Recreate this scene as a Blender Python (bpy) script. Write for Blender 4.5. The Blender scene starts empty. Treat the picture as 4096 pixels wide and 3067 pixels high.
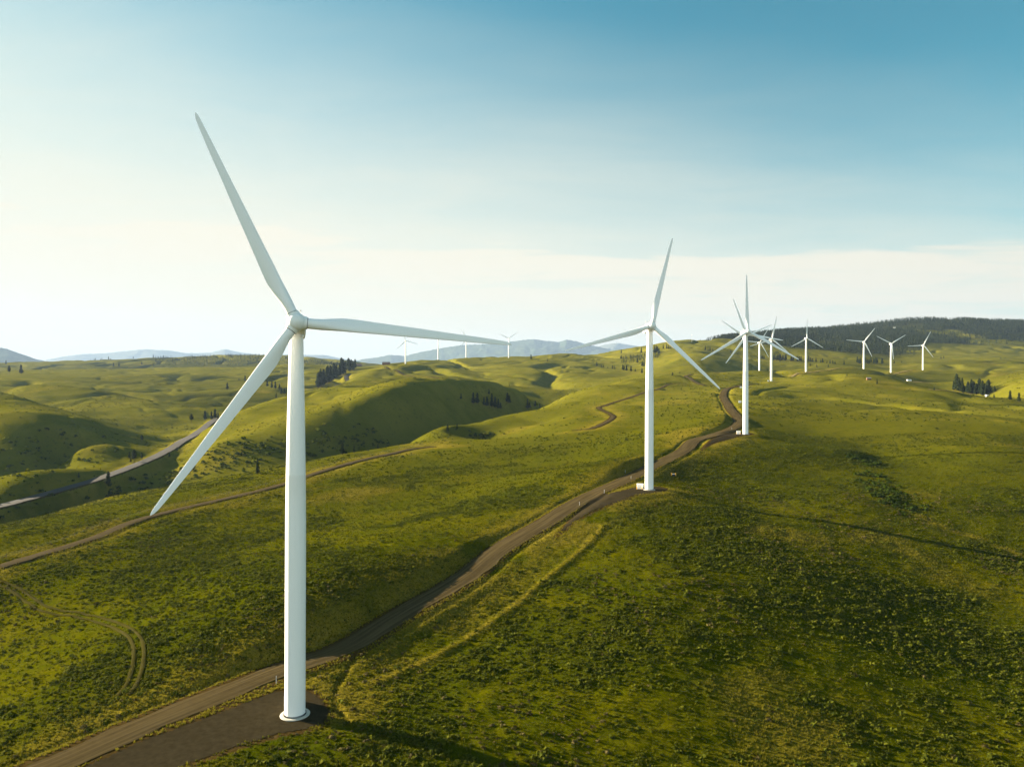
import bpy, math, random
import numpy as np
from mathutils import Matrix, Vector

rng = np.random.default_rng(7)
random.seed(7)
R = math.radians
SC = bpy.context.scene
COL = SC.collection

# ------------------------------------------------------------------ camera model (photo pixels -> metres)
F, CX, CY, ROLL = 2841.0, 2048.0, 1533.5, R(0.2)
ZC = 58.0                      # the drone's height above the foot of the nearest turbine

def W(u, v, d):
    """photo pixel (u, v) at depth d metres -> world point (camera above the origin, looking along +Y)"""
    du, dv = u - CX, v - CY
    a = du * math.cos(ROLL) + dv * math.sin(ROLL)
    b = -du * math.sin(ROLL) + dv * math.cos(ROLL)
    return np.array([a * d / F, d, ZC - b * d / F])

# ------------------------------------------------------------------ object helpers
def tag(o, label=None, cat=None, group=None, kind=None):
    if label: o['label'] = label
    if cat: o['category'] = cat
    if group: o['group'] = group
    if kind: o['kind'] = kind
    return o

def empty(name, loc, rz=0.0):
    o = bpy.data.objects.new(name, None)
    o.empty_display_size = 0.5
    COL.objects.link(o)
    o.location = loc
    o.rotation_euler = (0, 0, rz)
    return o

def mesh_np(name, V, faces_flat, sizes, mats=(), smooth=False, uv=None, attr=None):
    """fast mesh from numpy arrays; faces_flat = vertex indices, sizes = corners per face"""
    me = bpy.data.meshes.new(name)
    V = np.asarray(V, np.float32)
    faces_flat = np.asarray(faces_flat, np.int32).ravel()
    sizes = np.asarray(sizes, np.int32)
    me.vertices.add(len(V)); me.vertices.foreach_set('co', V.ravel())
    me.loops.add(len(faces_flat)); me.loops.foreach_set('vertex_index', faces_flat)
    me.polygons.add(len(sizes))
    st = np.concatenate([[0], np.cumsum(sizes)[:-1]]).astype(np.int32)
    me.polygons.foreach_set('loop_start', st)
    me.update(calc_edges=True)
    me.polygons.foreach_set('use_smooth', np.full(len(sizes), bool(smooth)))
    if uv is not None:
        l = me.uv_layers.new(name='UVMap')
        l.data.foreach_set('uv', np.asarray(uv, np.float32)[faces_flat].ravel())
    if attr:
        for k, a in attr.items():
            at = me.attributes.new(k, 'FLOAT', 'POINT')
            at.data.foreach_set('value', np.asarray(a, np.float32))
    for m in mats: me.materials.append(m)
    me.validate()
    return me

def obj(name, me, parent=None, M=None):
    o = bpy.data.objects.new(name, me)
    COL.objects.link(o)
    if parent: o.parent = parent
    if M is not None: o.matrix_local = M
    return o

class MB:
    """collects simple shapes into one mesh"""
    def __init__(s): s.v = []; s.f = []
    def add(s, vs, fs):
        n = len(s.v); s.v += [tuple(map(float, p)) for p in vs]; s.f += [tuple(i + n for i in f) for f in fs]; return s
    def loft(s, rings, cap0=True, cap1=True):
        n = len(rings[0]); vs = [p for r in rings for p in r]; fs = []
        for k in range(len(rings) - 1):
            for i in range(n):
                j = (i + 1) % n
                fs.append((k*n+i, k*n+j, (k+1)*n+j, (k+1)*n+i))
        if cap0: fs.append(tuple(range(n))[::-1])
        if cap1: fs.append(tuple(range((len(rings)-1)*n, len(rings)*n)))
        return s.add(vs, fs)
    def lathe(s, prof, n=48, M=None, **k):
        rings = []
        for r, z in prof:
            rings.append([(r*math.cos(2*math.pi*i/n), r*math.sin(2*math.pi*i/n), z) for i in range(n)])
        if M is not None: rings = [[tuple(M @ Vector(p)) for p in r] for r in rings]
        return s.loft(rings, **k)
    def box(s, c, h, M=None):
        vs = [(c[0]+sx*h[0], c[1]+sy*h[1], c[2]+sz*h[2]) for sz in (-1, 1) for sy in (-1, 1) for sx in (-1, 1)]
        if M is not None: vs = [tuple(M @ Vector(p)) for p in vs]
        return s.add(vs, [(0,2,3,1), (4,5,7,6), (0,1,5,4), (2,6,7,3), (0,4,6,2), (1,3,7,5)])
    def bar(s, a, b, r, n=6, r2=None):
        a, b = Vector(a), Vector(b); d = b - a
        q = d.to_track_quat('Z', 'Y').to_matrix().to_4x4(); q.translation = a
        return s.lathe([(r, 0), (r if r2 is None else r2, d.length)], n, q)
    def mesh(s, name, mat, smooth=False):
        sizes = [len(f) for f in s.f]
        return mesh_np(name, s.v, [i for f in s.f for i in f], sizes, [mat], smooth)

def bevel_mesh(me, w=0.03, seg=2, ang=40):
    import bmesh
    bm = bmesh.new(); bm.from_mesh(me)
    es = [e for e in bm.edges if len(e.link_faces) == 2 and e.calc_face_angle(0) > R(ang)]
    bmesh.ops.bevel(bm, geom=es, offset=w, segments=seg, affect='EDGES', profile=0.5)
    bmesh.ops.recalc_face_normals(bm, faces=bm.faces)
    bm.to_mesh(me); bm.free(); return me

def autosmooth(me, ang=35):
    me.polygons.foreach_set('use_smooth', np.full(len(me.polygons), True))
    try: me.set_sharp_from_angle(angle=R(ang))
    except Exception: pass
    return me

# ------------------------------------------------------------------ numpy noise
def _hash(ix, iy, seed):
    h = (ix.astype(np.int64) * 374761393 + iy.astype(np.int64) * 668265263 + seed * 974711) & 0x7fffffff
    h = (h ^ (h >> 13)) * 1274126177 & 0x7fffffff
    return ((h ^ (h >> 16)) & 0xffffff) / float(0xffffff)

def vnoise(x, y, seed=0):
    ix, iy = np.floor(x), np.floor(y); fx, fy = x - ix, y - iy
    fx = fx*fx*fx*(fx*(fx*6-15)+10); fy = fy*fy*fy*(fy*(fy*6-15)+10)
    a, b = _hash(ix, iy, seed), _hash(ix+1, iy, seed)
    c, d = _hash(ix, iy+1, seed), _hash(ix+1, iy+1, seed)
    return (a + (b-a)*fx) * (1-fy) + (c + (d-c)*fx) * fy

def fbm(x, y, wl, octs=4, seed=0, gain=0.5):
    s = 0; a = 1; t = 0; c, sn = math.cos(0.6), math.sin(0.6)
    x = x / wl; y = y / wl
    for k in range(octs):
        s = s + a * (vnoise(x, y, seed + 17*k) - 0.5); t += a; a *= gain
        x, y = (c*x - sn*y) * 2.03 + 3.1, (sn*x + c*y) * 2.03 - 1.7
    return s / t * 2

def sstep(a, b, x):
    t = np.clip((x - a) / (b - a), 0, 1); return t*t*(3-2*t)

# ------------------------------------------------------------------ terrain control lines: (u, v, depth) read off the photograph
TURB = [  # x, y, z(rel camera), yaw, phase
    (-37.80, 124.4, -58.1, 17.5, -25.1), (57.7, 297.9, -44.4, 2.5, 13.8), (156.0, 474.1, -33.5, 2.9, -0.5),
    (233.5, 712.0, -18.6, 7.1, -20.9), (311.8, 952.0, -5.0, -5.0, -54.8), (545.0, 1565.0, 24.5, 7.3, 33.0),
    (422.3, 1156.8, 4.88, -4.3, 12.1), (601.2, 1452.3, 26.0, 0.3, 2.1), (793.8, 1602.8, 28.6, -15.4, 36.6),
    (893.3, 1674.5, 28.6, -5.5, 57.2), (1042.3, 1801.6, 32.4, -11.7, 26.4)]
def _far(u, v, d, yaw, ph):
    p = W(u, v, d); return (p[0], p[1], p[2] - ZC, yaw, ph)
TURB += [_far(1622, 1454.8, 2114, 12, -13.8), _far(1752.5, 1439, 2382, 5, 60), _far(1864.5, 1430.5, 2595, 15, -23.9), _far(2034.5, 1430.8, 2523, 10, 55.4)]

ROAD = [(-60,3190,99.5),(100,3110,104.5),(278,3037,109.6),(611,2889,121.4),(1111,2685,142.6),(1366,2593,154),(1574,2463,171),(1852,2305,197),(1997,2190,222),(2170,2090,252),
        (2318,1998,284),(2479,1923,317),(2621,1855,362),(2732,1803,410),(2779,1761,449),(2858,1736,469),(2922,1717,494),(2954,1695,530),(2954,1669,574),
        (2928,1638,640),(2909,1606,735),(2893,1577,850),(2903,1558,940),(2935,1547,1000),(2975,1541,1045),(3049,1535,1110)]
TRACK = [(-120,2300,222),(0,2263,233),(370,2148,275),(611,2059,319),(1111,1941,390),(1222,1907,418),(1407,1852,472),(1630,1800,543),(1731,1787,559)]
TRACK2 = [(2300,1722,596),(2363,1712,603),(2417,1690,640),(2452,1665,689),(2436,1652,722),(2395,1633,767),(2417,1623,785),(2480,1601,835),(2576,1569,907),(2671,1538,1010),(2740,1530,1040)]
HWY = [(-150,2075,445),(0,2036,474),(247,1965,539),(451,1900,611),(594,1847,688),(693,1795,781),(773,1739,924),(871,1677,1184)]
HWY2 = [(1305,1557,1700),(1318,1550,1750),(1366,1527,1850),(1391,1508,1930),(1384,1499,1990),(1402,1492,2050)]
RTRACK = [(1545,1466,2080),(1535,1472,2020),(1560,1482,1900),(1640,1500,1700),(1740,1513,1560),(1830,1531,1420)]
RTRACK2 = [(2820,1535,1010),(2760,1527,1090),(2745,1508,1240),(2770,1499,1330),(2830,1494,1390),(2900,1490,1420)]
PADROAD = [(3140,1497,1330),(3223,1489,1425),(3330,1484,1500),(3454,1489,1560),(3563,1490,1630),(3691,1489,1750)]
RUT = [(-40,2330,219),(60,2370,210),(185,2450,194),(300,2490,187),(390,2540,180),(470,2600,172),(525,2670,163),(552,2745,154),(550,2830,145),(528,2900,137),(490,2950,132)]

L = []     # lines of (u, v, d)
L += [ROAD, TRACK, TRACK2, HWY, HWY2]
# near field, right and left of the gravel road
L += [[(4096,3067,122),(3400,3067,118),(2700,3067,113),(1900,3075,108)], [(4096,2600,174),(3400,2600,161),(2700,2600,152)],
      [(2700,2300,194),(3200,2300,204),(3385,2094,272),(4096,2228,252)], [(4096,2400,208)],
      [(3000,2020,300),(2900,1900,360)], [(3400,1800,440),(3230,1780,460)],
      [(3420,1800,462),(3513,1822,446),(3485,1880,388),(3570,1990,322),(3720,2080,290),(4110,2217,256)],       # gully in the right field
      [(3650,1826,432),(3800,1815,430),(4040,1806,422)], [(3720,1900,372),(3900,1870,385),(4096,1900,362)], [(3760,2000,316),(4096,2060,300)],
      [(3400,2000,310),(3330,1920,360)],
      [(500,2500,172),(80,2700,150),(0,3000,113)], [(1000,2200,243),(600,2250,229)], [(1500,2100,278),(1800,2000,330)], [(2000,1900,390),(2300,1870,400)],
      [(1240,2445,163),(1500,2335,183),(1720,2235,205),(1880,2175,223)],                                             # bank left of the road
      [(2380,1945,308),(2500,1878,337),(2600,1835,368)], [(2800,1725,480),(2880,1695,515),(2910,1668,560)],
      [(2300,1800,470),(2500,1740,540),(2700,1690,590),(2820,1650,640)], [(2600,1600,800),(2750,1580,860),(2780,1545,1000)],
      [(3000,1690,560),(3200,1650,640),(3400,1640,680),(3700,1690,565),(4096,1700,560)], [(3100,1580,860),(3250,1555,980),(3400,1580,930)],
      [(3640,1531,1240),(3475,1520,1330),(3780,1563,1000),(3950,1586,900),(4096,1612,840)], [(3300,1505,1300),(3450,1500,1430),(3600,1500,1480)],
      [(3691,1486,1790),(3563,1487,1690)]]
# left field edge, then the spur that follows it
L += [[(-200,2150,280),(0,2115,302),(235,2061,334),(470,2005,370),(668,1974,393),(804,1937,422),(1138,1872,486),(1366,1819,546),(1500,1797,572),(1638,1778,597),(2021,1756,592),(2200,1738,606),(2330,1715,606)],
      [(1610,1786,612),(1737,1738,650),(1861,1697,735),(1984,1671,810),(2127,1651,880),(2195,1620,947),(2232,1596,1010),(2355,1552,1046),(2479,1525,1080),(2584,1509,1120),(2689,1503,1200)],
      [(2200,1690,700),(2330,1640,760)], [(2090,1716,705),(2180,1690,730)]]
# valley floor, shaded bank, near crest of the middle hill
L += [[(0,2095,462),(150,2050,508),(300,2010,548),(450,1960,585),(600,1905,642),(690,1868,690)], [(0,2112,450),(240,2045,498),(470,1998,538),(700,1960,560),(1000,1920,590),(1138,1880,628),(1250,1860,662),(1400,1828,706),(1500,1806,738),(1620,1776,790),(1760,1724,860),(1900,1688,970),(2009,1662,1070),(2150,1630,1180),(2195,1612,1225),(2240,1590,1290)],
      [(866,1776,700),(1000,1748,720),(1138,1733,728),(1300,1722,742),(1366,1706,762),(1420,1660,800),(1471,1620,830),(1582,1577,868),(1712,1565,945),(1861,1555,1035),(2022,1552,1130),(2096,1571,1180),(2207,1602,1250)],
      [(900,1700,840),(1138,1650,870),(1366,1610,900)], [(1250,1595,1000),(1420,1565,1000)],
      [(1400,1547,1080),(1600,1545,1090),(1820,1540,1130),(1960,1545,1180)],
      [(1500,1546,1180),(1700,1541,1230)],
      [(900,1665,905),(963,1645,940),(1080,1600,1080),(1144,1583,1150),(1220,1564,1260),(1302,1553,1400),(1347,1543,1500),(1400,1520,1640),(1428,1505,1760),(1427,1488,1900),(1479,1474,2000),(1577,1458,2090),(1717,1444,2280),(1866,1430,2580),(2034,1428,2560),(2100,1425,2580),(2258,1414,2600),(2436,1409,2650)],
      [(1600,1500,1700),(1800,1480,1900)], [(1500,1515,1500),(1650,1525,1400)],
      [(1945,1455,2230),(1885,1474,2080),(1908,1494,1880),(1950,1520,1620),(2000,1541,1420),(2075,1562,1290)],                # the S-shaped gully
      [(1830,1468,2030),(1840,1492,1800),(1880,1515,1590)], [(1990,1462,2120),(1960,1483,1950),(2030,1505,1700)],
      [(2050,1500,1760),(2200,1485,1850),(2320,1495,1750)], [(2200,1545,1500),(2300,1555,1400)], [(2160,1590,1290),(2210,1575,1310)],
      [(2225,1515,1640),(2250,1535,1500)], [(2390,1510,1600),(2440,1530,1400)],
      [(2100,1440,2320),(2200,1450,2180),(2300,1463,2050),(2450,1482,1860),(2560,1503,1690)], [(2350,1440,2350),(2500,1460,2100)],
      [(2520,1425,2450),(2600,1440,2150),(2640,1480,1700)]]
# right: grass hill, ravines, wooded hill
L += [[(2575,1390,2650),(2670,1376,2600),(2702,1373,2580),(2800,1362,2600),(2880,1352,2750)], [(2700,1440,1850),(2800,1400,2180),(2900,1440,1850)], [(2700,1490,1420),(2850,1478,1560)],
      [(2740,1506,1250),(2880,1487,1420),(3100,1479,1500),(3300,1472,1560),(3400,1470,1600)],
      [(3000,1440,2000),(3080,1450,1950),(3200,1446,2000)], [(2880,1430,2150),(3000,1418,2250),(3200,1403,2350),(3350,1410,2350),(3420,1418,2300)],
      [(3300,1460,1850),(3380,1463,1830)], [(3440,1455,1950),(3540,1450,2050)],
      [(3560,1440,2250),(3700,1411,2450),(3900,1386,2750),(4096,1383,2850)], [(3700,1445,2050),(3900,1440,2050),(4096,1440,2000)], [(3750,1465,1850),(4096,1460,1780)],
      [(3960,1535,1180),(4020,1508,1230),(4096,1478,1280),(4250,1450,1330)], [(4000,1592,980),(4096,1600,930)], [(4096,1540,1080)]]
ZP = []    # hidden points: (u, depth, z relative to the camera)
ZP += [(1850,690,-58),(2000,668,-53),(1600,660,-66),(2330,690,-33),(3050,1640,6),(2900,1560,3),(3200,1700,14),(3400,1750,18)]
ZP += [(3700,1150,-28),(3820,1120,-34),(3920,1100,-34),(3990,1050,-28),(3640,1500,14),(3800,1400,-4),(3900,1500,8),(4050,1480,14),(3850,1650,32),(4096,1650,30)]
ZP += [(1300,1750,-2),(1200,1500,-35),(1080,1350,-45),(960,1200,-52)]
# left hills
L += [[(-200,1520,1080),(0,1562,1000),(79,1588,980),(158,1616,950),(269,1651,915),(333,1667,900),(396,1689,885),(460,1711,870),(552,1743,850)],
      [(-200,1720,715),(0,1721,720),(177,1704,745),(317,1690,795),(400,1705,820)],
      [(0,1830,675),(150,1832,690),(300,1808,705),(430,1782,765),(520,1765,810)], [(-200,1960,590),(0,1930,622),(200,1890,690),(400,1840,755)],
      [(0,1537,1500),(190,1537,1450),(317,1553,1400),(412,1569,1350),(476,1591,1310),(555,1613,1260),(634,1632,1220),(700,1645,1195),(748,1661,1180),(805,1673,1170)],
      [(500,1560,1650),(700,1545,1800),(849,1572,1650),(922,1586,1600),(1000,1592,1580)], [(400,1530,1800),(600,1600,1420),(780,1610,1450)],
      [(-200,1488,2200),(0,1490,2250),(300,1476,2500),(600,1470,2700),(1000,1467,2650),(1144,1459,2650),(1330,1475,2450)], [(700,1495,2250),(1000,1500,2150),(1150,1500,2100)],
      [(-200,1470,4300),(0,1458,4300),(200,1447,4400),(400,1441,4500),(700,1432,4600),(900,1426,4700),(1050,1423,4800),(1130,1422,4700)], [(300,1455,3700),(700,1452,3600),(950,1448,3700)],
      [(1144,1424,4200),(1220,1436,3900),(1340,1456,3600),(1440,1462,3400)], [(1300,1466,2900),(1450,1468,2700)]]
ZP += [(-180,500,-86),(-450,480,-86),(-900,520,-84),(-450,600,-80),(-150,545,-80),(-1100,700,-70)]
ZP += [(-100,1250,-34),(100,1180,-40),(300,1080,-50),(450,1020,-60),(552,960,-66),(200,3100,40),(600,3200,44),(1000,3200,46),(1400,2900,30)]
L += [[(2860,1356,3000),(2960,1348,3150),(3050,1337,3350),(3200,1324,3600),(3300,1320,3650),(3420,1312,3700),(3500,1307,3750),(3600,1297,3800),(3700,1281,3850),(3800,1281,3850),(3900,1284,3850),(4096,1293,3850),(4300,1300,3850)],
      [(3100,1380,2800),(3400,1370,2850),(3700,1370,2900),(4096,1365,3050)], [(3300,1345,3250),(3700,1330,3400),(4096,1330,3450)]]
for u in (0, 500, 1000, 1400, 1800, 2200, 2500): ZP.append((u, 6500, -20.0))
for u in (2800, 3200, 3600, 4096): ZP.append((u, 6500, 120.0))
for u in (1500, 1900, 2250, 2436): ZP.append((u, 3600, 40.0))

P = []
def add_pt(p):
    x, y, z = p; r = math.hypot(x, y); P.append((math.atan2(x, y), math.log(r), (z - ZC) / r))
for ln in L:
    if len(ln) == 1: add_pt(W(*ln[0])); continue
    for a, b in zip(ln[:-1], ln[1:]):
        pa, pb = W(*a), W(*b)
        sa = math.hypot(math.atan2(pa[0], pa[1]) - math.atan2(pb[0], pb[1]), math.log(a[2] / b[2]))
        n = max(1, int(round(sa / 0.05)))
        for k in range(n):
            t = k / n
            add_pt(W(a[0]+(b[0]-a[0])*t, a[1]+(b[1]-a[1])*t, math.exp(math.log(a[2])*(1-t)+math.log(b[2])*t)))
    add_pt(W(*ln[-1]))
for u, d, z in ZP: add_pt((( u - CX) * d / F, d, z + ZC))
for x, y, z, yw, ph in TURB:
    for dx, dy in ((0, 0), (5, 1), (-5, -1)):
        k = 1 if y < 800 else 0
        if k or (dx == 0): add_pt((x + dx*k, y + dy*k, z + ZC))
# keep what lies outside the frame calm
for az in (-44, 44):
    for d, z in ((60, -60), (120, -62), (250, -62 if az > 0 else -74), (500, -55 if az > 0 else -92), (750, -40 if az > 0 else -86), (1000, -25 if az > 0 else -72), (1400, 0 if az > 0 else -40), (2000, 20 if az > 0 else 0), (4000, 70), (7000, 60)):
        add_pt((math.sin(R(az))*d, math.cos(R(az))*d, z + ZC))
for az in (-30, -15, 0, 15, 30):
    add_pt((math.sin(R(az))*70, math.cos(R(az))*70, -60.5 + ZC))
    add_pt((math.sin(R(az))*12000, math.cos(R(az))*12000, -60 + ZC))
P = np.array(P)
# merge near-duplicates
keep = []
for i in range(len(P)):
    if not keep or np.min((P[keep, 0]-P[i, 0])**2 + (P[keep, 1]-P[i, 1])**2) > 0.0035**2: keep.append(i)
P = P[keep]

def tps(r2): return np.where(r2 > 1e-12, 0.5 * r2 * np.log(np.maximum(r2, 1e-12)), 0.0)
n = len(P)
A = np.zeros((n+3, n+3)); d2 = (P[:, None, 0]-P[None, :, 0])**2 + (P[:, None, 1]-P[None, :, 1])**2
A[:n, :n] = tps(d2) + np.eye(n) * 2e-5
A[:n, n] = A[n, :n] = 1; A[:n, n+1] = A[n+1, :n] = P[:, 0]; A[:n, n+2] = A[n+2, :n] = P[:, 1]
wts = np.linalg.solve(A, np.concatenate([P[:, 2], [0, 0, 0]]))
def e_eval(az, lr):
    out = np.empty(az.size); a = az.ravel(); b = lr.ravel()
    for s in range(0, a.size, 20000):
        aa, bb = a[s:s+20000], b[s:s+20000]
        out[s:s+20000] = tps((aa[:, None]-P[None, :, 0])**2 + (bb[:, None]-P[None, :, 1])**2) @ wts[:n] + wts[n] + wts[n+1]*aa + wts[n+2]*bb
    return out.reshape(az.shape)

# ------------------------------------------------------------------ the ground sheet (fan of rings round the viewpoint, fine where near)
azf = np.radians(np.arange(-41, 41.001, 0.085))
azc = np.radians(np.concatenate([np.arange(-180, -41, 3.0), azf*0, np.arange(44, 180, 3.0)]))
AZ = np.concatenate([np.radians(np.arange(-180, -41.5, 3.0)), azf, np.radians(np.arange(44, 180, 3.0))])
LR = np.concatenate([np.linspace(math.log(5), math.log(88), 14)[:-1], np.arange(math.log(88), math.log(800), 0.0052), np.arange(math.log(800), math.log(5000), 0.0068), np.linspace(math.log(5000), math.log(40000), 40)])
na, nr = len(AZ), len(LR)
ga = np.linspace(R(-41), R(41), 240); gl = np.linspace(math.log(60), math.log(9000), 520)
E0 = e_eval(*np.meshgrid(ga, gl, indexing='ij'))
def bil(G, xa, xl, a, l):
    fa = np.clip((a - xa[0]) / (xa[1]-xa[0]), 0, len(xa)-1.001); fl = np.clip((l - xl[0]) / (xl[1]-xl[0]), 0, len(xl)-1.001)
    i, j = fa.astype(int), fl.astype(int); fa = fa - i; fl = fl - j
    return (G[i, j]*(1-fa) + G[i+1, j]*fa)*(1-fl) + (G[i, j+1]*(1-fa) + G[i+1, j+1]*fa)*fl
AA, LL = np.meshgrid(AZ, LR, indexing='ij')
RR = np.exp(LL)
ee = bil(E0, ga, gl, AA, np.clip(LL, math.log(70), math.log(8500)))
rr_eff = np.clip(RR, 70, 8500)
Z = ee * rr_eff                               # relative to the camera
out = sstep(R(45), R(100), np.abs(AA))
Z = Z*(1-out) + out*(-56 + 0*Z)
far = sstep(9000, 16000, RR); Z = Z*(1-far) + far*(-80)
X, Y = RR*np.sin(AA), RR*np.cos(AA)

def polyline(pts, step=4.0):
    Q = np.array([W(*p) for p in pts])
    # Catmull-Rom through the points
    Q = np.vstack([2*Q[0]-Q[1], Q, 2*Q[-1]-Q[-2]]); res = []
    for i in range(1, len(Q)-2):
        p0, p1, p2, p3 = Q[i-1], Q[i], Q[i+1], Q[i+2]
        k = max(2, int(np.linalg.norm(p2-p1) / step))
        t = np.linspace(0, 1, k, endpoint=False)[:, None]
        res.append(0.5*((2*p1) + (-p0+p2)*t + (2*p0-5*p1+4*p2-p3)*t*t + (-p0+3*p1-3*p2+p3)*t**3))
    res.append(Q[-2][None]); return np.vstack(res)

def dist_to(line, x, y, rad):
    """distance of points to a polyline and the line's z there (only near it)"""
    D = np.full(x.shape, 1e9); ZL = np.zeros(x.shape)
    m = (x > line[:, 0].min()-rad) & (x < line[:, 0].max()+rad) & (y > line[:, 1].min()-rad) & (y < line[:, 1].max()+rad)
    px, py = x[m], y[m]; bd = np.full(px.shape, 1e9); bz = np.zeros(px.shape)
    step = 12
    for s in range(0, len(line)-1, step):
        seg = line[s:s+step+1]
        mm = (px > seg[:, 0].min()-rad) & (px < seg[:, 0].max()+rad) & (py > seg[:, 1].min()-rad) & (py < seg[:, 1].max()+rad)
        if not mm.any(): continue
        qx, qy = px[mm], py[mm]; d_ = bd[mm]; z_ = bz[mm]
        for a, b in zip(seg[:-1], seg[1:]):
            ab = b - a; l2 = ab[0]**2 + ab[1]**2 + 1e-9
            t = np.clip(((qx-a[0])*ab[0] + (qy-a[1])*ab[1]) / l2, 0, 1)
            dd = np.hypot(qx-a[0]-t*ab[0], qy-a[1]-t*ab[1]); k = dd < d_
            d_ = np.where(k, dd, d_); z_ = np.where(k, a[2]+t*ab[2], z_)
        bd[mm] = d_; bz[mm] = z_
    D[m] = bd; ZL[m] = bz
    return D, ZL

# relief: gentle undulation, hummocks, faint erosion grooves; weaker on roads and pads
amp = np.clip(RR/250, 0.35, 6)
fine_m = (np.abs(AA) < R(42))
nz = fbm(X, Y, 160, 4, 3) * 0.55 * amp + fbm(X, Y, 38, 3, 11) * 0.28 * np.clip(RR/250, .7, 2.5)
nz += np.abs(fbm(X*0.8+Y*0.3, Y*0.9-X*0.2, 300, 3, 29)) * -1.6 * sstep(500, 1200, RR) * np.clip(RR/700, 1, 4)
nz += fbm(X, Y, 5.0, 3, 41) * 0.32 * (1-sstep(350, 700, RR))
gl_ = fbm(X*0.86+Y*0.5, (Y*0.86-X*0.5)*0.62, 420, 3, 301); g2_ = fbm(X*0.8-Y*0.6, (Y*0.8+X*0.6)*0.6, 190, 3, 307)
nz += fbm(X, Y, 26, 3, 321)*0.55*sstep(280, 480, RR)*(1-sstep(1600, 2200, RR))
hm = sstep(520, 850, RR)*(1-sstep(5200, 7000, RR))
nz -= hm*(7.0*np.clip(RR/1000, 0.7, 2.6)*np.exp(-(gl_/0.055)**2) + 2.2*np.clip(RR/1000, 0.7, 2.0)*np.exp(-(g2_/0.07)**2))*sstep(-0.5, 0.3, fbm(X, Y, 700, 2, 311))
nz += hm*fbm(X, Y, 95, 4, 313)*1.3*np.clip(RR/1200, 0.8, 2.2)
g3_ = fbm(X*0.7+Y*0.7, (Y*0.7-X*0.7)*0.5, 85, 3, 317); nz -= hm*1.1*np.clip(RR/900, 0.8, 2.2)*np.exp(-(g3_/0.09)**2)
Z = Z + ZC + nz
roads = {'gravel_road': (ROAD, 8.0, 2.0), 'farm_track': (TRACK, 5.0, 2.0), 'hill_track': (TRACK2, 5.0, 3.0), 'highway': (HWY, 11.0, 3.0),
         'highway_far': (HWY2, 12.0, 6.0), 'ridge_track': (RTRACK, 8.0, 6.0), 'loop_track': (RTRACK2, 6.0, 5.0), 'turbine_track': (PADROAD, 6.0, 5.0), 'wheel_rut': (RUT, 3.4, 1.5)}
LINES = {}
RUTD = np.full(X.shape, 1e9)
RD = np.full(X.shape, 1e9)                    # distance to the nearest edge of any road or pad
def zsample(x, y):
    a = np.arctan2(x, y); l = np.log(np.maximum(np.hypot(x, y), 5.01))
    i = np.clip(np.searchsorted(AZ, a) - 1, 0, na-2); j = np.clip(np.searchsorted(LR, l) - 1, 0, nr-2)
    fa = np.clip((a-AZ[i])/(AZ[i+1]-AZ[i]), 0, 1); fl = np.clip((l-LR[j])/(LR[j+1]-LR[j]), 0, 1)
    return (Z[i, j]*(1-fa) + Z[i+1, j]*fa)*(1-fl) + (Z[i, j+1]*(1-fa) + Z[i+1, j+1]*fa)*fl
def gsample(G, x, y):
    a = np.arctan2(x, y); l = np.log(np.maximum(np.hypot(x, y), 5.01))
    i = np.clip(np.searchsorted(AZ, a) - 1, 0, na-2); j = np.clip(np.searchsorted(LR, l) - 1, 0, nr-2)
    return G[i, j]
for nm, (pts, w, st) in roads.items():
    ln = polyline(pts, st)
    z = zsample(ln[:, 0], ln[:, 1])
    k = max(3, int((90 if nm == 'highway' else 24) / st)); ker = np.ones(2*k+1)/(2*k+1)
    zs = np.convolve(np.pad(z, k, mode='edge'), ker, 'valid')
    if nm == 'wheel_rut': zs = z
    ln[:, 2] = zs
    if nm == 'gravel_road': ln[:, 2] -= 0.45*sstep(140, 165, ln[:, 1])
    if nm == 'gravel_road':
        t0_ = sstep(138, 178, ln[:, 1]); ln[:, 2] = ln[:, 2]*t0_ + (TURB[0][2]+ZC+0.05)*(1-t0_)
    if nm == 'highway': ln[:, 2] += 3.0
    LINES[nm] = ln
    D, ZL = dist_to(ln, X, Y, w*0.5 + 14)
    e = D - w*0.5
    if nm == 'wheel_rut': RUTD = D
    if nm != 'wheel_rut':
        t = sstep(0.8, 7.0 if nm != 'highway' else 10.0, e)
        near = D < 1e8
        Z = np.where(near, ZL*(1-t) + Z*t, Z)
        if nm in ('gravel_road', 'farm_track', 'highway'):    # ditch beside the road
            Z = Z - np.where(near, 0.5*np.exp(-((e-2.2)/1.1)**2), 0)
        RD = np.minimum(RD, np.where(near, e, 1e9))
PADS = {
 0: [(250,3120),(328,3067),(544,2971),(680,2921),(866,2853),(1014,2797),(1110,2762),(1190,2752),(1250,2768),(1290,2800),(1318,2850),(1300,2890),(1237,2915),(1132,2932),(928,2992),(711,3075),(600,3130)],
1: [(2225,2075),(2270,2030),(2330,1992),(2400,1960),(2430,1968),(2479,1965),(2535,1951),(2578,1946),(2634,1947),(2672,1955),(2660,1966),(2621,1970),(2541,1979),(2467,1992),(2380,2010),(2300,2034)],
 2: [(2800,1768),(2850,1746),(2891,1739),(2945,1735),(2969,1732),(3000,1732),(3012,1737),(2995,1740),(2972,1742),(2918,1746),(2850,1755)]}
def inside(poly, x, y):
    c = np.zeros(x.shape, bool); n_ = len(poly)
    for i in range(n_):
        (x1, y1), (x2, y2) = poly[i], poly[(i+1) % n_]
        c ^= ((y1 > y) != (y2 > y)) & (x < (x2-x1)*(y-y1)/(y2-y1+1e-12)+x1)
    return c
PADW = {}
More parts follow.
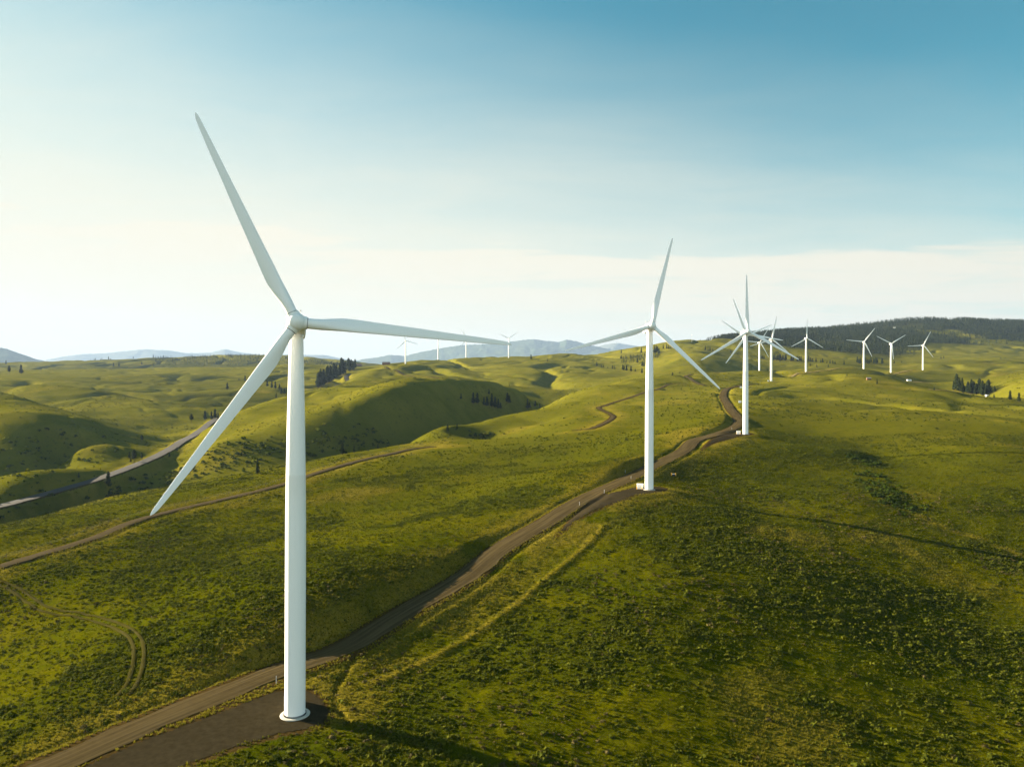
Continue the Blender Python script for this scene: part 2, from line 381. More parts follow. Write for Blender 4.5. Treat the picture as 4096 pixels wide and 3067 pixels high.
for k, poly in PADS.items():
    x0, y0, z0 = TURB[k][:3]; z0 += ZC
    # project the outline onto the ground round the turbine's foot
    pw = []
    for u, v in poly:
        q = W(u, v, 1.0); s = (z0 - ZC) / (q[2] - ZC); pw.append((q[0]*s, s))
    PADW[k] = pw
    m = (np.hypot(X-x0, Y-y0) < 90)
    xx, yy = X[m], Y[m]; ins = inside(pw, xx, yy)
    lnp = np.array([(a, b, 0) for a, b in pw + [pw[0]]]); dd, _ = dist_to(lnp, xx, yy, 12)
    sd = np.where(ins, -dd, dd)
    wz = 1 - sstep(0, 6, sd)
    core = 1 - (sstep(32, 62, np.hypot(xx-x0, yy-y0)) if k == 0 else sstep(12, 26, np.hypot(xx-x0, yy-y0)))
    zz = Z[m]; Z[m] = zz*(1-wz*core) + z0*wz*core
    rd = RD[m]; RD[m] = np.minimum(rd, sd)
for k, (x, y, z, yw, ph) in enumerate(TURB):                 # level ground under every turbine
    D = np.hypot(X-x, Y-y); t = 1 - sstep(5, 16, D)
    Z = Z*(1-t) + (z+ZC)*t
    if k > 2: RD = np.minimum(RD, D - 5.0)
ROADN = RD
# patches of vegetation
SAGE = sstep(-0.18, 0.42, fbm(X, Y, 60, 4, 71) + 0.55*fbm(X, Y, 16, 3, 75)) * (1-0.75*sstep(190, 620, RR))
DRY_LIT = sstep(280, 1150, RR) * sstep(-0.7, 0.2, fbm(X, Y, 500, 3, 401))  # dry grass, paled with distance to stand in for stronger sun on far slopes
GOLD = np.exp(-(np.maximum(RD-1.0, 0)/11.0)**2) * (RD > 0) * sstep(-0.45, 0.25, fbm(X, Y, 16, 3, 81)+0.12)
GOLD = np.clip(GOLD + 0.75*sstep(0.28, 0.6, fbm(X, Y, 60, 4, 91)), 0, 1)
def px_line(pts, step=3.0):
    l_ = polyline(pts, step); return l_
berm = px_line([(1490,2717,139),(1737,2593,153),(1922,2494,167),(2046,2414,178),(2170,2309,194),(2324,2185,218),(2417,2092,245)])
DB, _ = dist_to(berm, X, Y, 12)
gul = px_line([(3560,2005,318),(3720,2082,288),(3900,2140,272),(4096,2214,254),(4200,2260,245)])
DG, _ = dist_to(gul, X, Y, 14)
gr2 = px_line([(3650,1590,800),(3750,1612,720),(3850,1640,650),(3980,1668,600),(4096,1692,565)])
DH, _ = dist_to(gr2, X, Y, 25)
ring_ = px_line([(1420,2610,151),(1362,2685,141),(1338,2760,134),(1348,2840,127),(1400,2905,122)], 1.0)
DR_, _ = dist_to(ring_, X, Y, 6)
Z = Z + 0.45*np.exp(-(DB/1.3)**2) - 0.5*np.exp(-(DR_/0.7)**2)
wob = sstep(-0.5, 0.3, fbm(X, Y, 7, 3, 95))
GOLD = np.clip(GOLD + wob*(0.95*np.exp(-(DB/1.3)**2) + 0.8*np.exp(-(DG/3.2)**2) + 0.7*np.exp(-(DH/6)**2)), 0, 1)
SAGE = SAGE*(1-np.exp(-(DB/3.0)**2))
# dark brush in the two hollows of the right-hand field and on the shaded valley bank
def blob(u, v, d, sx, sy):
    p = W(u, v, d); return np.exp(-(((X-p[0])/sx)**2 + ((Y-p[1])/sy)**2))
BR = blob(3450,1840,425,14,20) + blob(3530,1960,335,10,16)
SAGE = np.clip(SAGE + 1.3*BR, 0, 1)

nb = Z.shape
V = np.stack([X, Y, Z], -1).reshape(-1, 3)
idx = np.arange(na*nr).reshape(na, nr)
q = np.stack([idx[:-1, :-1], idx[1:, :-1], idx[1:, 1:], idx[:-1, 1:]], -1).reshape(-1, 4)
q2 = np.stack([idx[-1, :-1], idx[0, :-1], idx[0, 1:], idx[-1, 1:]], -1)
q = np.vstack([q, q2])
centre = len(V); V = np.vstack([V, [[0, 0, Z[:, 0].mean()]]])
ring = idx[:, 0]
tri = np.stack([ring, np.full(na, centre), np.roll(ring, -1)], -1)[:, ::1]
flat = np.concatenate([q.ravel(), tri.ravel()]); sizes = np.concatenate([np.full(len(q), 4), np.full(len(tri), 3)])
pad0 = lambda a: np.append(a.ravel(), 0)

# ------------------------------------------------------------------ materials
def new_mat(name, rough=0.9, spec=0.2):
    m = bpy.data.materials.new(name); m.use_nodes = True
    b = m.node_tree.nodes['Principled BSDF']; b.inputs['Roughness'].default_value = rough
    b.inputs['Specular IOR Level'].default_value = spec
    return m, m.node_tree, b
def node(nt, t, **k):
    n_ = nt.nodes.new(t)
    for a, v in k.items():
        if a.startswith('i_'): n_.inputs[a[2:].replace('_', ' ')].default_value = v
        else: setattr(n_, a, v)
    return n_
def ramp(nt, fac, stops, interp='LINEAR'):
    r = nt.nodes.new('ShaderNodeValToRGB'); cr = r.color_ramp; cr.interpolation = interp
    while len(cr.elements) < len(stops): cr.elements.new(0.5)
    for e, (p, c) in zip(cr.elements, stops): e.position = p; e.color = (*c, 1) if len(c) == 3 else c
    nt.links.new(fac, r.inputs['Fac']); return r.outputs['Color']
def mixc(nt, fac, a, b, bt='MIX'):
    m = nt.nodes.new('ShaderNodeMix'); m.data_type = 'RGBA'; m.blend_type = bt
    for s, v in ((m.inputs[0], fac), (m.inputs[6], a), (m.inputs[7], b)):
        if hasattr(v, 'is_linked') or hasattr(v, 'links'): nt.links.new(v, s)
        else: s.default_value = v if not isinstance(v, tuple) or len(v) == 4 else (*v, 1)
    return m.outputs[2]
def noise(nt, co, scale, detail=3, rough=0.55, dist=0.0):
    n_ = nt.nodes.new('ShaderNodeTexNoise'); n_.inputs['Scale'].default_value = scale; n_.inputs['Detail'].default_value = detail
    n_.inputs['Roughness'].default_value = rough; n_.inputs['Distortion'].default_value = dist
    nt.links.new(co, n_.inputs['Vector']); return n_.outputs['Fac']
def math_(nt, op, a, b=0.0, c=None, clamp=False):
    m = nt.nodes.new('ShaderNodeMath'); m.operation = op; m.use_clamp = clamp
    for s, v in zip(m.inputs, (a, b) if c is None else (a, b, c)):
        if hasattr(v, 'links'): nt.links.new(v, s)
        else: s.default_value = v
    return m.outputs[0]
def nt_smooth(nt, v, a, b):
    m = nt.nodes.new('ShaderNodeMapRange'); m.interpolation_type = 'SMOOTHSTEP'; m.inputs[1].default_value = a; m.inputs[2].default_value = b
    nt.links.new(v, m.inputs[0]); return m.outputs[0]
def attr(nt, nm):
    a = nt.nodes.new('ShaderNodeAttribute'); a.attribute_name = nm; return a.outputs['Fac']

MG, nt, b = new_mat('grassland', 1.0, 0.0)
co = nt.nodes.new('ShaderNodeNewGeometry').outputs['Position']
n_big = noise(nt, co, 0.0045, 4); n_mid = noise(nt, co, 0.03, 4, 0.6); n_sm = noise(nt, co, 0.35, 4, 0.65); n_ti = noise(nt, co, 1.6, 3, 0.7)
base = ramp(nt, n_big, [(0.35, (0.0501, 0.0529, 0.0009)), (0.52, (0.0678, 0.0657, 0.0010)), (0.68, (0.0885, 0.0752, 0.0016))])
base = mixc(nt, ramp(nt, n_mid, [(0.40, (0, 0, 0)), (0.66, (1, 1, 1))]), base, (0.0377, 0.0473, 0.0008))
base = mixc(nt, math_(nt, 'MULTIPLY', ramp(nt, n_sm, [(0.42, (0, 0, 0)), (0.72, (1, 1, 1))]), 0.55), base, (0.0915, 0.0779, 0.0018))
base = mixc(nt, math_(nt, 'MULTIPLY', attr(nt, 'sage'), 0.62), base, (0.0247, 0.0334, 0.0009))
base = mixc(nt, math_(nt, 'MULTIPLY', attr(nt, 'gold'), 0.88), base, (0.165, 0.1251, 0.0136))
base = mixc(nt, math_(nt, 'MULTIPLY', ramp(nt, n_ti, [(0.38, (1, 1, 1)), (0.56, (0, 0, 0))]), 0.55), base, (0.0166, 0.0212, 0.0007))
spk = ramp(nt, noise(nt, co, 0.24, 2, 0.6), [(0.58, (0, 0, 0)), (0.66, (1, 1, 1))])
dry_lit_c = ramp(nt, n_mid, [(0.35, (0.092, 0.093, 0.007)), (0.6, (0.142, 0.126, 0.012))])  # paler dry grass, with far sunlight put into its colour
base = mixc(nt, math_(nt, 'MULTIPLY', attr(nt, 'dry'), 0.75), base, dry_lit_c)
base = mixc(nt, math_(nt, 'MULTIPLY', spk, math_(nt, 'MULTIPLY', ramp(nt, n_big, [(0.4, (0.1635, 0.1455, 0.15)), (0.6, (1, 1, 1))]), 0.5)), base, (0.0218, 0.0291, 0.004))
base = mixc(nt, math_(nt, 'MULTIPLY', attr(nt, 'wood'), 0.85), base, (0.0218, 0.0272, 0.010))
base = mixc(nt, ramp(nt, attr(nt, 'soil'), [(0.3, (0, 0, 0)), (0.7, (1, 1, 1))]), base, (0.0443, 0.0289, 0.0084))
nt.links.new(base, b.inputs['Base Color'])
bp = nt.nodes.new('ShaderNodeBump'); bp.inputs['Strength'].default_value = 0.8; bp.inputs['Distance'].default_value = 0.45
hh = math_(nt, 'ADD', math_(nt, 'MULTIPLY', noise(nt, co, 0.55, 5, 0.75), 1.0), math_(nt, 'MULTIPLY', noise(nt, co, 0.16, 3, 0.6), 0.9))
nt.links.new(hh, bp.inputs['Height']); nt.links.new(bp.outputs['Normal'], b.inputs['Normal'])

def gravel(name, c1, c2, track=0.0):
    m, nt, b = new_mat(name, 1.0, 0.0)
    co = nt.nodes.new('ShaderNodeNewGeometry').outputs['Position']
    uv = nt.nodes.new('ShaderNodeUVMap').outputs['UV']
    c = ramp(nt, noise(nt, co, 0.8, 5, 0.7), [(0.3, c1), (0.7, c2)])
    c = mixc(nt, math_(nt, 'MULTIPLY', noise(nt, co, 0.07, 3), 0.5), c, tuple(0.72*x for x in c1))
    if track:
        sp = nt.nodes.new('ShaderNodeSeparateXYZ'); nt.links.new(uv, sp.inputs[0])
        mp = nt.nodes.new('ShaderNodeCombineXYZ'); nt.links.new(math_(nt, 'MULTIPLY', sp.outputs[0], 9.0), mp.inputs[0]); nt.links.new(math_(nt, 'MULTIPLY', sp.outputs[1], 0.03), mp.inputs[1])
        st = ramp(nt, noise(nt, mp.outputs[0], 1.0, 3, 0.6), [(0.42, (0, 0, 0)), (0.62, (1, 1, 1))])
        c = mixc(nt, math_(nt, 'MULTIPLY', st, track), c, tuple(min(1, 1.55*x) for x in c2))
    nt.links.new(c, b.inputs['Base Color'])
    bp = nt.nodes.new('ShaderNodeBump'); bp.inputs['Strength'].default_value = 0.5; bp.inputs['Distance'].default_value = 0.06
    nt.links.new(noise(nt, co, 3.0, 4, 0.7), bp.inputs['Height']); nt.links.new(bp.outputs['Normal'], b.inputs['Normal'])
    return m
M_ROAD = gravel('gravel_road', (0.042, 0.031, 0.014), (0.062, 0.046, 0.021), 0.6)
M_PAD = gravel('dark_gravel', (0.021, 0.0165, 0.0085), (0.041, 0.033, 0.018))
M_TRACK = gravel('pale_track', (0.050, 0.038, 0.020), (0.074, 0.057, 0.031), 0.35)
M_RUT = gravel('worn_earth', (0.030, 0.028, 0.007), (0.048, 0.042, 0.011), 0.2)
M_SOIL = gravel('bare_soil', (0.1768, 0.1326, 0.0556), (0.2312, 0.1790, 0.0759))
M_ASPH, nt, b = new_mat('asphalt', 0.95, 0.1)
co = nt.nodes.new('ShaderNodeNewGeometry').outputs['Position']
uv = nt.nodes.new('ShaderNodeUVMap').outputs['UV']; sp = nt.nodes.new('ShaderNodeSeparateXYZ'); nt.links.new(uv, sp.inputs[0])
c = ramp(nt, noise(nt, co, 0.25, 5, 0.7), [(0.3, (0.037, 0.034, 0.032)), (0.7, (0.049, 0.045, 0.042))])
wear = ramp(nt, sp.outputs[0], [(0.0, (1,1,1)), (0.10, (0,0,0)), (0.90, (0,0,0)), (1.0, (1,1,1))])
c = mixc(nt, math_(nt, 'MULTIPLY', wear, 0.6), c, (0.035, 0.027, 0.016))
nt.links.new(c, b.inputs['Base Color'])

def paint(name, col, rough=0.45, spec=0.4, dirt=0.10, streak=True):
    m, nt, b = new_mat(name, rough, spec)
    tc = nt.nodes.new('ShaderNodeTexCoord').outputs['Object']
    mp = nt.nodes.new('ShaderNodeMapping'); mp.inputs['Scale'].default_value = (1.2, 1.2, 0.06 if streak else 1.0)
    nt.links.new(tc, mp.inputs['Vector'])
    f = ramp(nt, noise(nt, mp.outputs[0], 2.2, 5, 0.65), [(0.45, (0, 0, 0)), (0.8, (1, 1, 1))])
    nt.links.new(mixc(nt, math_(nt, 'MULTIPLY', f, dirt), col, tuple(0.6*x for x in col)), b.inputs['Base Color'])
    return m
M_WHITE = paint('white_tower_paint', (0.88, 0.88, 0.865))
M_BLADE = paint('blade_gelcoat', (0.85, 0.855, 0.855), 0.4, 0.45, 0.08)
M_NAC = paint('nacelle_shell', (0.84, 0.84, 0.82), 0.45, 0.4, 0.32)
M_CONC = paint('concrete', (0.42, 0.40, 0.35), 0.9, 0.2, 0.4, False)
M_DARK = paint('dark_metal', (0.035, 0.037, 0.04), 0.6, 0.4, 0.2, False)
M_GREY = paint('galvanised_metal', (0.38, 0.39, 0.40), 0.5, 0.5, 0.2, False)
M_YEL = paint('yellow_paint', (0.80, 0.42, 0.02), 0.5, 0.4, 0.15, False)
M_WOOD = paint('weathered_wood', (0.10, 0.075, 0.05), 0.9, 0.1, 0.3, False)
M_BROWN = paint('brown_siding', (0.16, 0.085, 0.05), 0.9, 0.1, 0.3, False)
M_ROOF = paint('grey_roofing', (0.20, 0.20, 0.21), 0.7, 0.3, 0.3, False)
M_GLASS, nt, b = new_mat('window_glass', 0.1, 0.5); b.inputs['Base Color'].default_value = (0.03, 0.04, 0.05, 1)

def leafmat(name, c1, c2, c3, trans=0.25):
    m, nt, b = new_mat(name, 0.9, 0.02)
    t = attr(nt, 'tint')
    nt.links.new(ramp(nt, t, [(0.0, c1), (0.5, c2), (1.0, c3)]), b.inputs['Base Color'])
    if trans:
        tr = nt.nodes.new('ShaderNodeBsdfTranslucent'); nt.links.new(ramp(nt, t, [(0.0, c1), (0.5, c2), (1.0, c3)]), tr.inputs['Color'])
        mx = nt.nodes.new('ShaderNodeMixShader'); mx.inputs[0].default_value = trans
        nt.links.new(b.outputs[0], mx.inputs[1]); nt.links.new(tr.outputs[0], mx.inputs[2])
        nt.links.new(mx.outputs[0], nt.nodes['Material Output'].inputs['Surface'])
    return m
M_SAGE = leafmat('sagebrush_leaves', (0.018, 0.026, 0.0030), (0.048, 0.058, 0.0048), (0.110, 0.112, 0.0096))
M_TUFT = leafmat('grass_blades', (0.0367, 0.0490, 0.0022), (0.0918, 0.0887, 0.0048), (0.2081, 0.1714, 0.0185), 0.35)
M_SHRUB = leafmat('shrub_leaves', (0.0162, 0.0277, 0.0041), (0.0317, 0.0490, 0.0048), (0.1152, 0.1210, 0.0069), 0.3)
M_PINE = leafmat('pine_needles', (0.008, 0.016, 0.006), (0.017, 0.028, 0.009), (0.048, 0.058, 0.016), 0.08)  # palest tint puts sunlit variation into the needle colour
M_BARK, nt, b = new_mat('pine_bark', 0.9, 0.1)
tc = nt.nodes.new('ShaderNodeTexCoord').outputs['Object']
nt.links.new(ramp(nt, noise(nt, tc, 14, 4), [(0.3, (0.045, 0.03, 0.02)), (0.7, (0.11, 0.07, 0.045))]), b.inputs['Base Color'])

# ------------------------------------------------------------------ terrain object
U_ = CX + F*X/np.maximum(Y, 1)
fb = lambda u: np.interp(u, [2850, 2960, 3050, 3200, 3400, 3560, 3660, 3720, 3800, 4096, 4400], [2950, 2800, 2520, 2420, 2380, 2350, 2420, 2850, 2880, 2900, 2900])
ft = lambda u: np.interp(u, [2850, 2960, 3200, 3600, 4400], [3080, 3300, 3800, 4000, 4050])
WOODM = ((Y > 1000) & (U_ > 2800) & (U_ < 4500)) * sstep(2840, 2960, U_) * sstep(-60, 120, Y-fb(U_)) * sstep(0.42, 0.25, fbm(X, Y, 420, 3, 131))
SOIL = np.where((RD > -1) & (RD < 1.2), 0.75, 0.0)
terr = mesh_np('grassland', V, flat, sizes, [MG], True, attr={'sage': pad0(SAGE), 'gold': pad0(GOLD), 'soil': pad0(SOIL), 'dry': pad0(DRY_LIT), 'wood': pad0(WOODM)})
to = obj('terrain', terr); tag(to, 'rolling green grassland hills and valleys under low sun', 'hills', kind='structure')

# ------------------------------------------------------------------ roads draped on the ground
def road_w(y): return np.interp(y, [105, 150, 210, 300, 430, 600, 1100], [6.2, 6.4, 7.8, 8.4, 8.4, 7.6, 6.5])
def strip(name, ln, w, mat, label, cat='road', nx=9, lift=0.05, jag=0.7, taper=False):
    t = np.gradient(ln[:, :2], axis=0); t /= np.linalg.norm(t, axis=1)[:, None] + 1e-9
    nrm = np.stack([t[:, 1], -t[:, 0]], -1)
    s = np.concatenate([[0], np.cumsum(np.linalg.norm(np.diff(ln[:, :2], axis=0), axis=1))])
    m = len(ln); off = np.linspace(-0.5, 0.5, nx)[None, :] * (road_w(ln[:, 1])[:, None] if name == 'gravel_road' else w) * np.ones((m, 1))
    off[:, 0] += jag*fbm(s, s*0+3, 5, 3, 5); off[:, -1] += jag*fbm(s, s*0+9, 5, 3, 6)
    if taper: off *= np.minimum(1, (s[-1]-s)/25)[:, None]*0.9+0.1
    x = ln[:, 0][:, None] + nrm[:, 0][:, None]*off; y = ln[:, 1][:, None] + nrm[:, 1][:, None]*off
    z = zsample(x, y) + lift + 0.00035*np.hypot(x, y)
    crown = (0.10*(1-(off/(w/2+.01))**2)).clip(0)
    V_ = np.stack([x, y, z + crown], -1).reshape(-1, 3)
    i = np.arange(m*nx).reshape(m, nx)
    q_ = np.stack([i[:-1, :-1], i[:-1, 1:], i[1:, 1:], i[1:, :-1]], -1).reshape(-1, 4)
    uv = np.stack([np.broadcast_to(np.linspace(0, 1, nx)[None], (m, nx)), np.broadcast_to(s[:, None], (m, nx))], -1).reshape(-1, 2)
    me = mesh_np(name, V_, q_, np.full(len(q_), 4), [mat], True, uv)
    return tag(obj(name, me), label, cat, kind='structure')
strip('gravel_road', LINES['gravel_road'], 6.4, M_ROAD, 'brown gravel service road winding past the near turbines')
strip('farm_track', LINES['farm_track'], 4.6, M_TRACK, 'straight pale dirt track along the edge of the left field', 'track')
strip('hill_track', LINES['hill_track'], 4.2, M_ROAD, 'thin brown track with a double bend on the middle slope', 'track')
strip('highway', LINES['highway'], 10.5, M_ASPH, 'grey paved two lane highway through the left valley', 'highway', lift=0.35)
strip('highway', LINES['highway_far'], 11, M_ASPH, 'grey highway climbing beside the far pine grove', 'highway', lift=0.3)
strip('ridge_track', LINES['ridge_track'], 6.5, M_TRACK, 'pale track descending the far hill from the leftmost distant turbine', 'track', lift=0.3)
strip('loop_track', LINES['loop_track'], 5.5, M_TRACK, 'looping dirt track below the grassy hill beyond the road end', 'track', lift=0.3)
strip('turbine_track', LINES['turbine_track'], 5, M_SOIL, 'pale track linking the distant row of turbines on the right', 'track', lift=0.3)
rl = LINES['wheel_rut']
t_ = np.gradient(rl[:, :2], axis=0); t_ /= np.linalg.norm(t_, axis=1)[:, None]
for s_, nm in ((-1, 'wheel_rut'), (1, 'wheel_rut')):
    l2 = rl.copy(); l2[:, 0] += s_*0.95*t_[:, 1]; l2[:, 1] -= s_*0.95*t_[:, 0]
    strip(nm, l2, 0.8, M_RUT, ('left' if s_ < 0 else 'right') + ' wheel rut of the faint curved track through the field', 'track', 4, 0.14, 0.12, False)

def patch(name, poly, z0, mat, label, cat, lift=0.03, step=1.0):
    xs = np.array([p[0] for p in poly]); ys = np.array([p[1] for p in poly])
    gx = np.arange(xs.min(), xs.max()+step, step); gy = np.arange(ys.min(), ys.max()+step, step)
    xx, yy = np.meshgrid(gx, gy, indexing='ij')
    ln = np.array([(a, b_, 0) for a, b_ in list(poly) + [poly[0]]])
    ins = inside(poly, xx + 0.5*fbm(xx, yy, 3, 3, 8), yy + 0.5*fbm(xx, yy, 3, 3, 9))
    z = zsample(xx, yy) + lift + 0.00025*np.hypot(xx, yy)
    i = np.arange(xx.size).reshape(xx.shape)
    c = ins[:-1, :-1] & ins[1:, :-1] & ins[1:, 1:] & ins[:-1, 1:]
    q_ = np.stack([i[:-1, :-1][c], i[1:, :-1][c], i[1:, 1:][c], i[:-1, 1:][c]], -1)
    used, inv = np.unique(q_.ravel(), return_inverse=True)
    V_ = np.stack([xx, yy, z], -1).reshape(-1, 3)[used]
    me = mesh_np(name, V_, inv, np.full(len(q_), 4), [mat], True, V_[:, :2]*0.1)
    return tag(obj(name, me), label, cat, kind='structure')
patch('gravel_pad', PADW[0], 0, M_PAD, 'dark gravel pad at the foot of the nearest turbine', 'gravel pad', step=0.45)
patch('gravel_pad', PADW[1], 0, M_PAD, 'dark gravel pad under the second turbine beside the road', 'gravel pad', step=0.6)
patch('gravel_pad', PADW[2], 0, M_PAD, 'small brown gravel pad under the third turbine at the road bend', 'gravel pad', step=0.9)
def oval(u, v, d, a, b_, nn=24):
    p = W(u, v, d); return [(p[0]+a*math.cos(2*math.pi*k/nn), p[1]+b_*math.sin(2*math.pi*k/nn)) for k in range(nn)]

# ------------------------------------------------------------------ hit: where a photo pixel meets the ground
def hit(u, v):
    p = W(u, v, 1.0); dx, dz = p[0], p[2]-ZC
    d = np.exp(np.linspace(math.log(90), math.log(6000), 4000))
    z = zsample(dx*d, d); below = (ZC + dz*d) < z
    k = np.argmax(below)
    if not below.any():
        k = np.argmin((ZC + dz*d) - z)
    d = d[k]; return np.array([dx*d, d, float(zsample(np.array([dx*d]), np.array([d]))[0])])
def ground(x, y): return float(zsample(np.array([x]), np.array([y]))[0])

# ------------------------------------------------------------------ wind turbine
H, OV, TILT, CONE, RB = 68.0, 4.0, 5.0, 2.0, 38.0
tw = MB()
prof = [(1.80, 0.0), (1.80, 0.22), (1.75, 0.24), (1.75, 21.9), (1.772, 21.92), (1.772, 22.05), (1.75, 22.07), (1.74, 34), (1.66, 42), (1.665, 42.02), (1.665, 42.14), (1.655, 42.16), (1.50, 52), (1.18, H-1.75), (1.3, H-1.74), (1.3, H-1.45)]
tw.lathe(prof, 64)
TW = autosmooth(tw.mesh('tower', M_WHITE), 25)
fd = MB(); fd.lathe([(2.55, -0.6), (2.55, 0.12), (2.47, 0.20), (1.95, 0.22), (1.9, 0.10)], 64, cap1=True)
FD = autosmooth(fd.mesh('foundation', M_CONC), 30)
bo = MB(); NBOLT = 96
for i in range(NBOLT):
    a = 2*math.pi*i/NBOLT
    bo.bar((1.86*math.cos(a), 1.86*math.sin(a), 0.12), (1.86*math.cos(a), 1.86*math.sin(a), 0.46), 0.035, 6)
BO = bo.mesh('anchor_bolts', M_DARK)
dr = MB()
def arcpanel(mb, r0, r1, a0, a1, z0, z1, n_=10):
    rings = []
    for i in range(n_+1):
        a = a0 + (a1-a0)*i/n_; c_, s_ = math.cos(a), math.sin(a)
        rings.append([(r0*c_, r0*s_, z0), (r1*c_, r1*s_, z0), (r1*c_, r1*s_, z1), (r0*c_, r0*s_, z1)])
    mb.loft(rings)
da = R(192)
arcpanel(dr, 1.74, 1.80, da-0.30, da+0.30, 1.0, 3.5)
DR = bevel_mesh(dr.mesh('door', M_WHITE), 0.03, 2)
dg = MB(); arcpanel(dg, 1.79, 1.815, da-0.14, da+0.14, 1.5, 2.0, 5); DG = dg.mesh('vent_grille', M_GREY)
def superring(cx, cz, hx, hz, y, n_=28, p=4.0):
    r = []
    for i in range(n_):
        t = 2*math.pi*i/n_; c_, s_ = math.cos(t), math.sin(t)
        r.append((cx + hx*math.copysign(abs(c_)**(2/p), c_), y, cz + hz*math.copysign(abs(s_)**(2/p), s_)))
    return r
nc = MB()   # long axis along Y, nose towards -Y
nc.loft([superring(0, 0, *a) for a in ((1.0, 1.0, -2.35, 28, 2.2), (1.38, 1.38, -2.2, 28, 2.4), (1.55, 1.52, -1.6, 28, 3.2), (1.62, 1.62, -0.4, 28, 5), (1.64, 1.66, 2.5, 28, 6), (1.62, 1.62, 5.2, 28, 6), (1.5, 1.48, 6.2, 28, 5), (1.25, 1.2, 6.55, 28, 4), (0.9, 0.85, 6.62, 28, 3))])
NC = autosmooth(nc.mesh('nacelle', M_NAC), 40)
me_ = MB()
me_.bar((0.55, 4.4, 1.5), (0.55, 4.4, 3.15), 0.05); me_.bar((-0.55, 4.4, 1.5), (-0.55, 4.4, 3.15), 0.05); me_.bar((-0.75, 4.4, 3.15), (0.75, 4.4, 3.15), 0.05)
me_.bar((0.75, 4.4, 3.15), (0.75, 4.4, 3.5), 0.035); me_.lathe([(0.16, 0), (0.2, 0.1), (0.06, 0.2)], 10, Matrix.Translation((0.75, 4.4, 3.5)))
me_.bar((-0.75, 4.4, 3.15), (-0.75, 4.4, 3.5), 0.035); me_.box((-0.75, 4.6, 3.55), (0.02, 0.3, 0.12))
MM = me_.mesh('weather_mast', M_GREY)
lt = MB(); lt.bar((1.25, 5.2, 1.45), (1.25, 5.2, 2.1), 0.04); lt.lathe([(0.17, 0), (0.2, 0.12), (0.2, 0.42), (0.1, 0.52)], 12, Matrix.Translation((1.25, 5.2, 2.1)))
LT = lt.mesh('warning_light', paint('red_lens', (0.30, 0.05, 0.04), 0.3, 0.5, 0.1, False))
HT = []
for c_, h_ in (((0.2, 1.6, 1.70), (0.6, 0.8, 0.07)), ((-0.3, -1.0, 1.66), (0.35, 0.5, 0.09))):
    ht = MB(); ht.box(c_, h_); HT.append(bevel_mesh(ht.mesh('roof_hatch', M_NAC), 0.03))
YW = MB(); YW.lathe([(1.32, -1.95), (1.32, -1.62), (1.2, -1.55)], 40); YWM = autosmooth(YW.mesh('yaw_ring', M_NAC), 30)

# hub: spinner in rotor coordinates, axis -Y forward, centre at the blade plane
hb = MB()
Mx = Matrix.Rotation(R(90), 4, 'X')            # local z -> -y
hb.lathe([(0.9, -1.68), (1.42, -1.62), (1.55, -0.9), (1.58, 0.0), (1.50, 0.65), (1.28, 1.15), (0.92, 1.5), (0.5, 1.70), (0.15, 1.78)], 40, Mx)
for k in range(3):
    Mk = Matrix.Rotation(R(120*k), 4, 'Y')
    hb.lathe([(1.22, 0.6), (1.16, 1.35), (1.06, 1.62), (1.06, 1.72)], 32, Mk)
HB = autosmooth(hb.mesh('hub', M_NAC), 40)
sr = MB(); sr.lathe([(1.0, 1.70), (1.0, 1.80)], 32); SR = sr.mesh('blade_bearing', M_DARK)
# blade: root at z=1.75, tip at RB, leading edge +X, suction side +Y
def blade_mesh():
    st = [(1.78, 1.78, 1.00, 0, 0), (2.8, 1.80, 1.0, 0, 0), (4.2, 1.92, 0.86, 0.05, 8), (6.0, 2.22, 0.58, 0.2, 12), (7.8, 2.40, 0.40, 0.3, 12), (10, 2.36, 0.31, 0.34, 10), (13, 2.15, 0.26, 0.32, 7.5), (16, 1.97, 0.23, 0.30, 6),
          (21, 1.72, 0.20, 0.27, 4), (26, 1.38, 0.18, 0.22, 2), (31, 1.14, 0.17, 0.16, 0.8), (35, 0.88, 0.16, 0.11, 0), (36.8, 0.70, 0.16, 0.06, -0.3), (37.6, 0.42, 0.16, 0.0, -0.5), (38.0, 0.05, 0.2, -0.06, -0.5)]
    N = 28; rings = []
    for z, c, th, sh, tw_ in st:
        r = []
        bl = min(1, max(0, (z-2.8)/5.0)); bl = bl*bl*(3-2*bl)
        for i in range(N):
            t = 2*math.pi*i/N
            cx_, cy_ = math.cos(t)*0.5*c, math.sin(t)*0.5*c*th
            # aerofoil: x from +0.5c (leading edge) to -0.5c
            s_ = 0.5*(1-math.cos(t)); y0 = 5*th*(0.2969*math.sqrt(max(s_, 0))-0.126*s_-0.3516*s_**2+0.2843*s_**3-0.1036*s_**4)*c
            ax, ay = (0.5-s_)*c, (y0 if t <= math.pi else -0.75*y0)
            ax -= 0.18*c
            x = cx_*(1-bl) + ax*bl; y = cy_*(1-bl) + ay*bl
            a = R(tw_); r.append((x*math.cos(a) + y*math.sin(a), -x*math.sin(a) + y*math.cos(a), z))
        rings.append(r)
    m = MB(); m.loft(rings); return autosmooth(m.mesh('blade', M_BLADE), 50)
BL = blade_mesh()

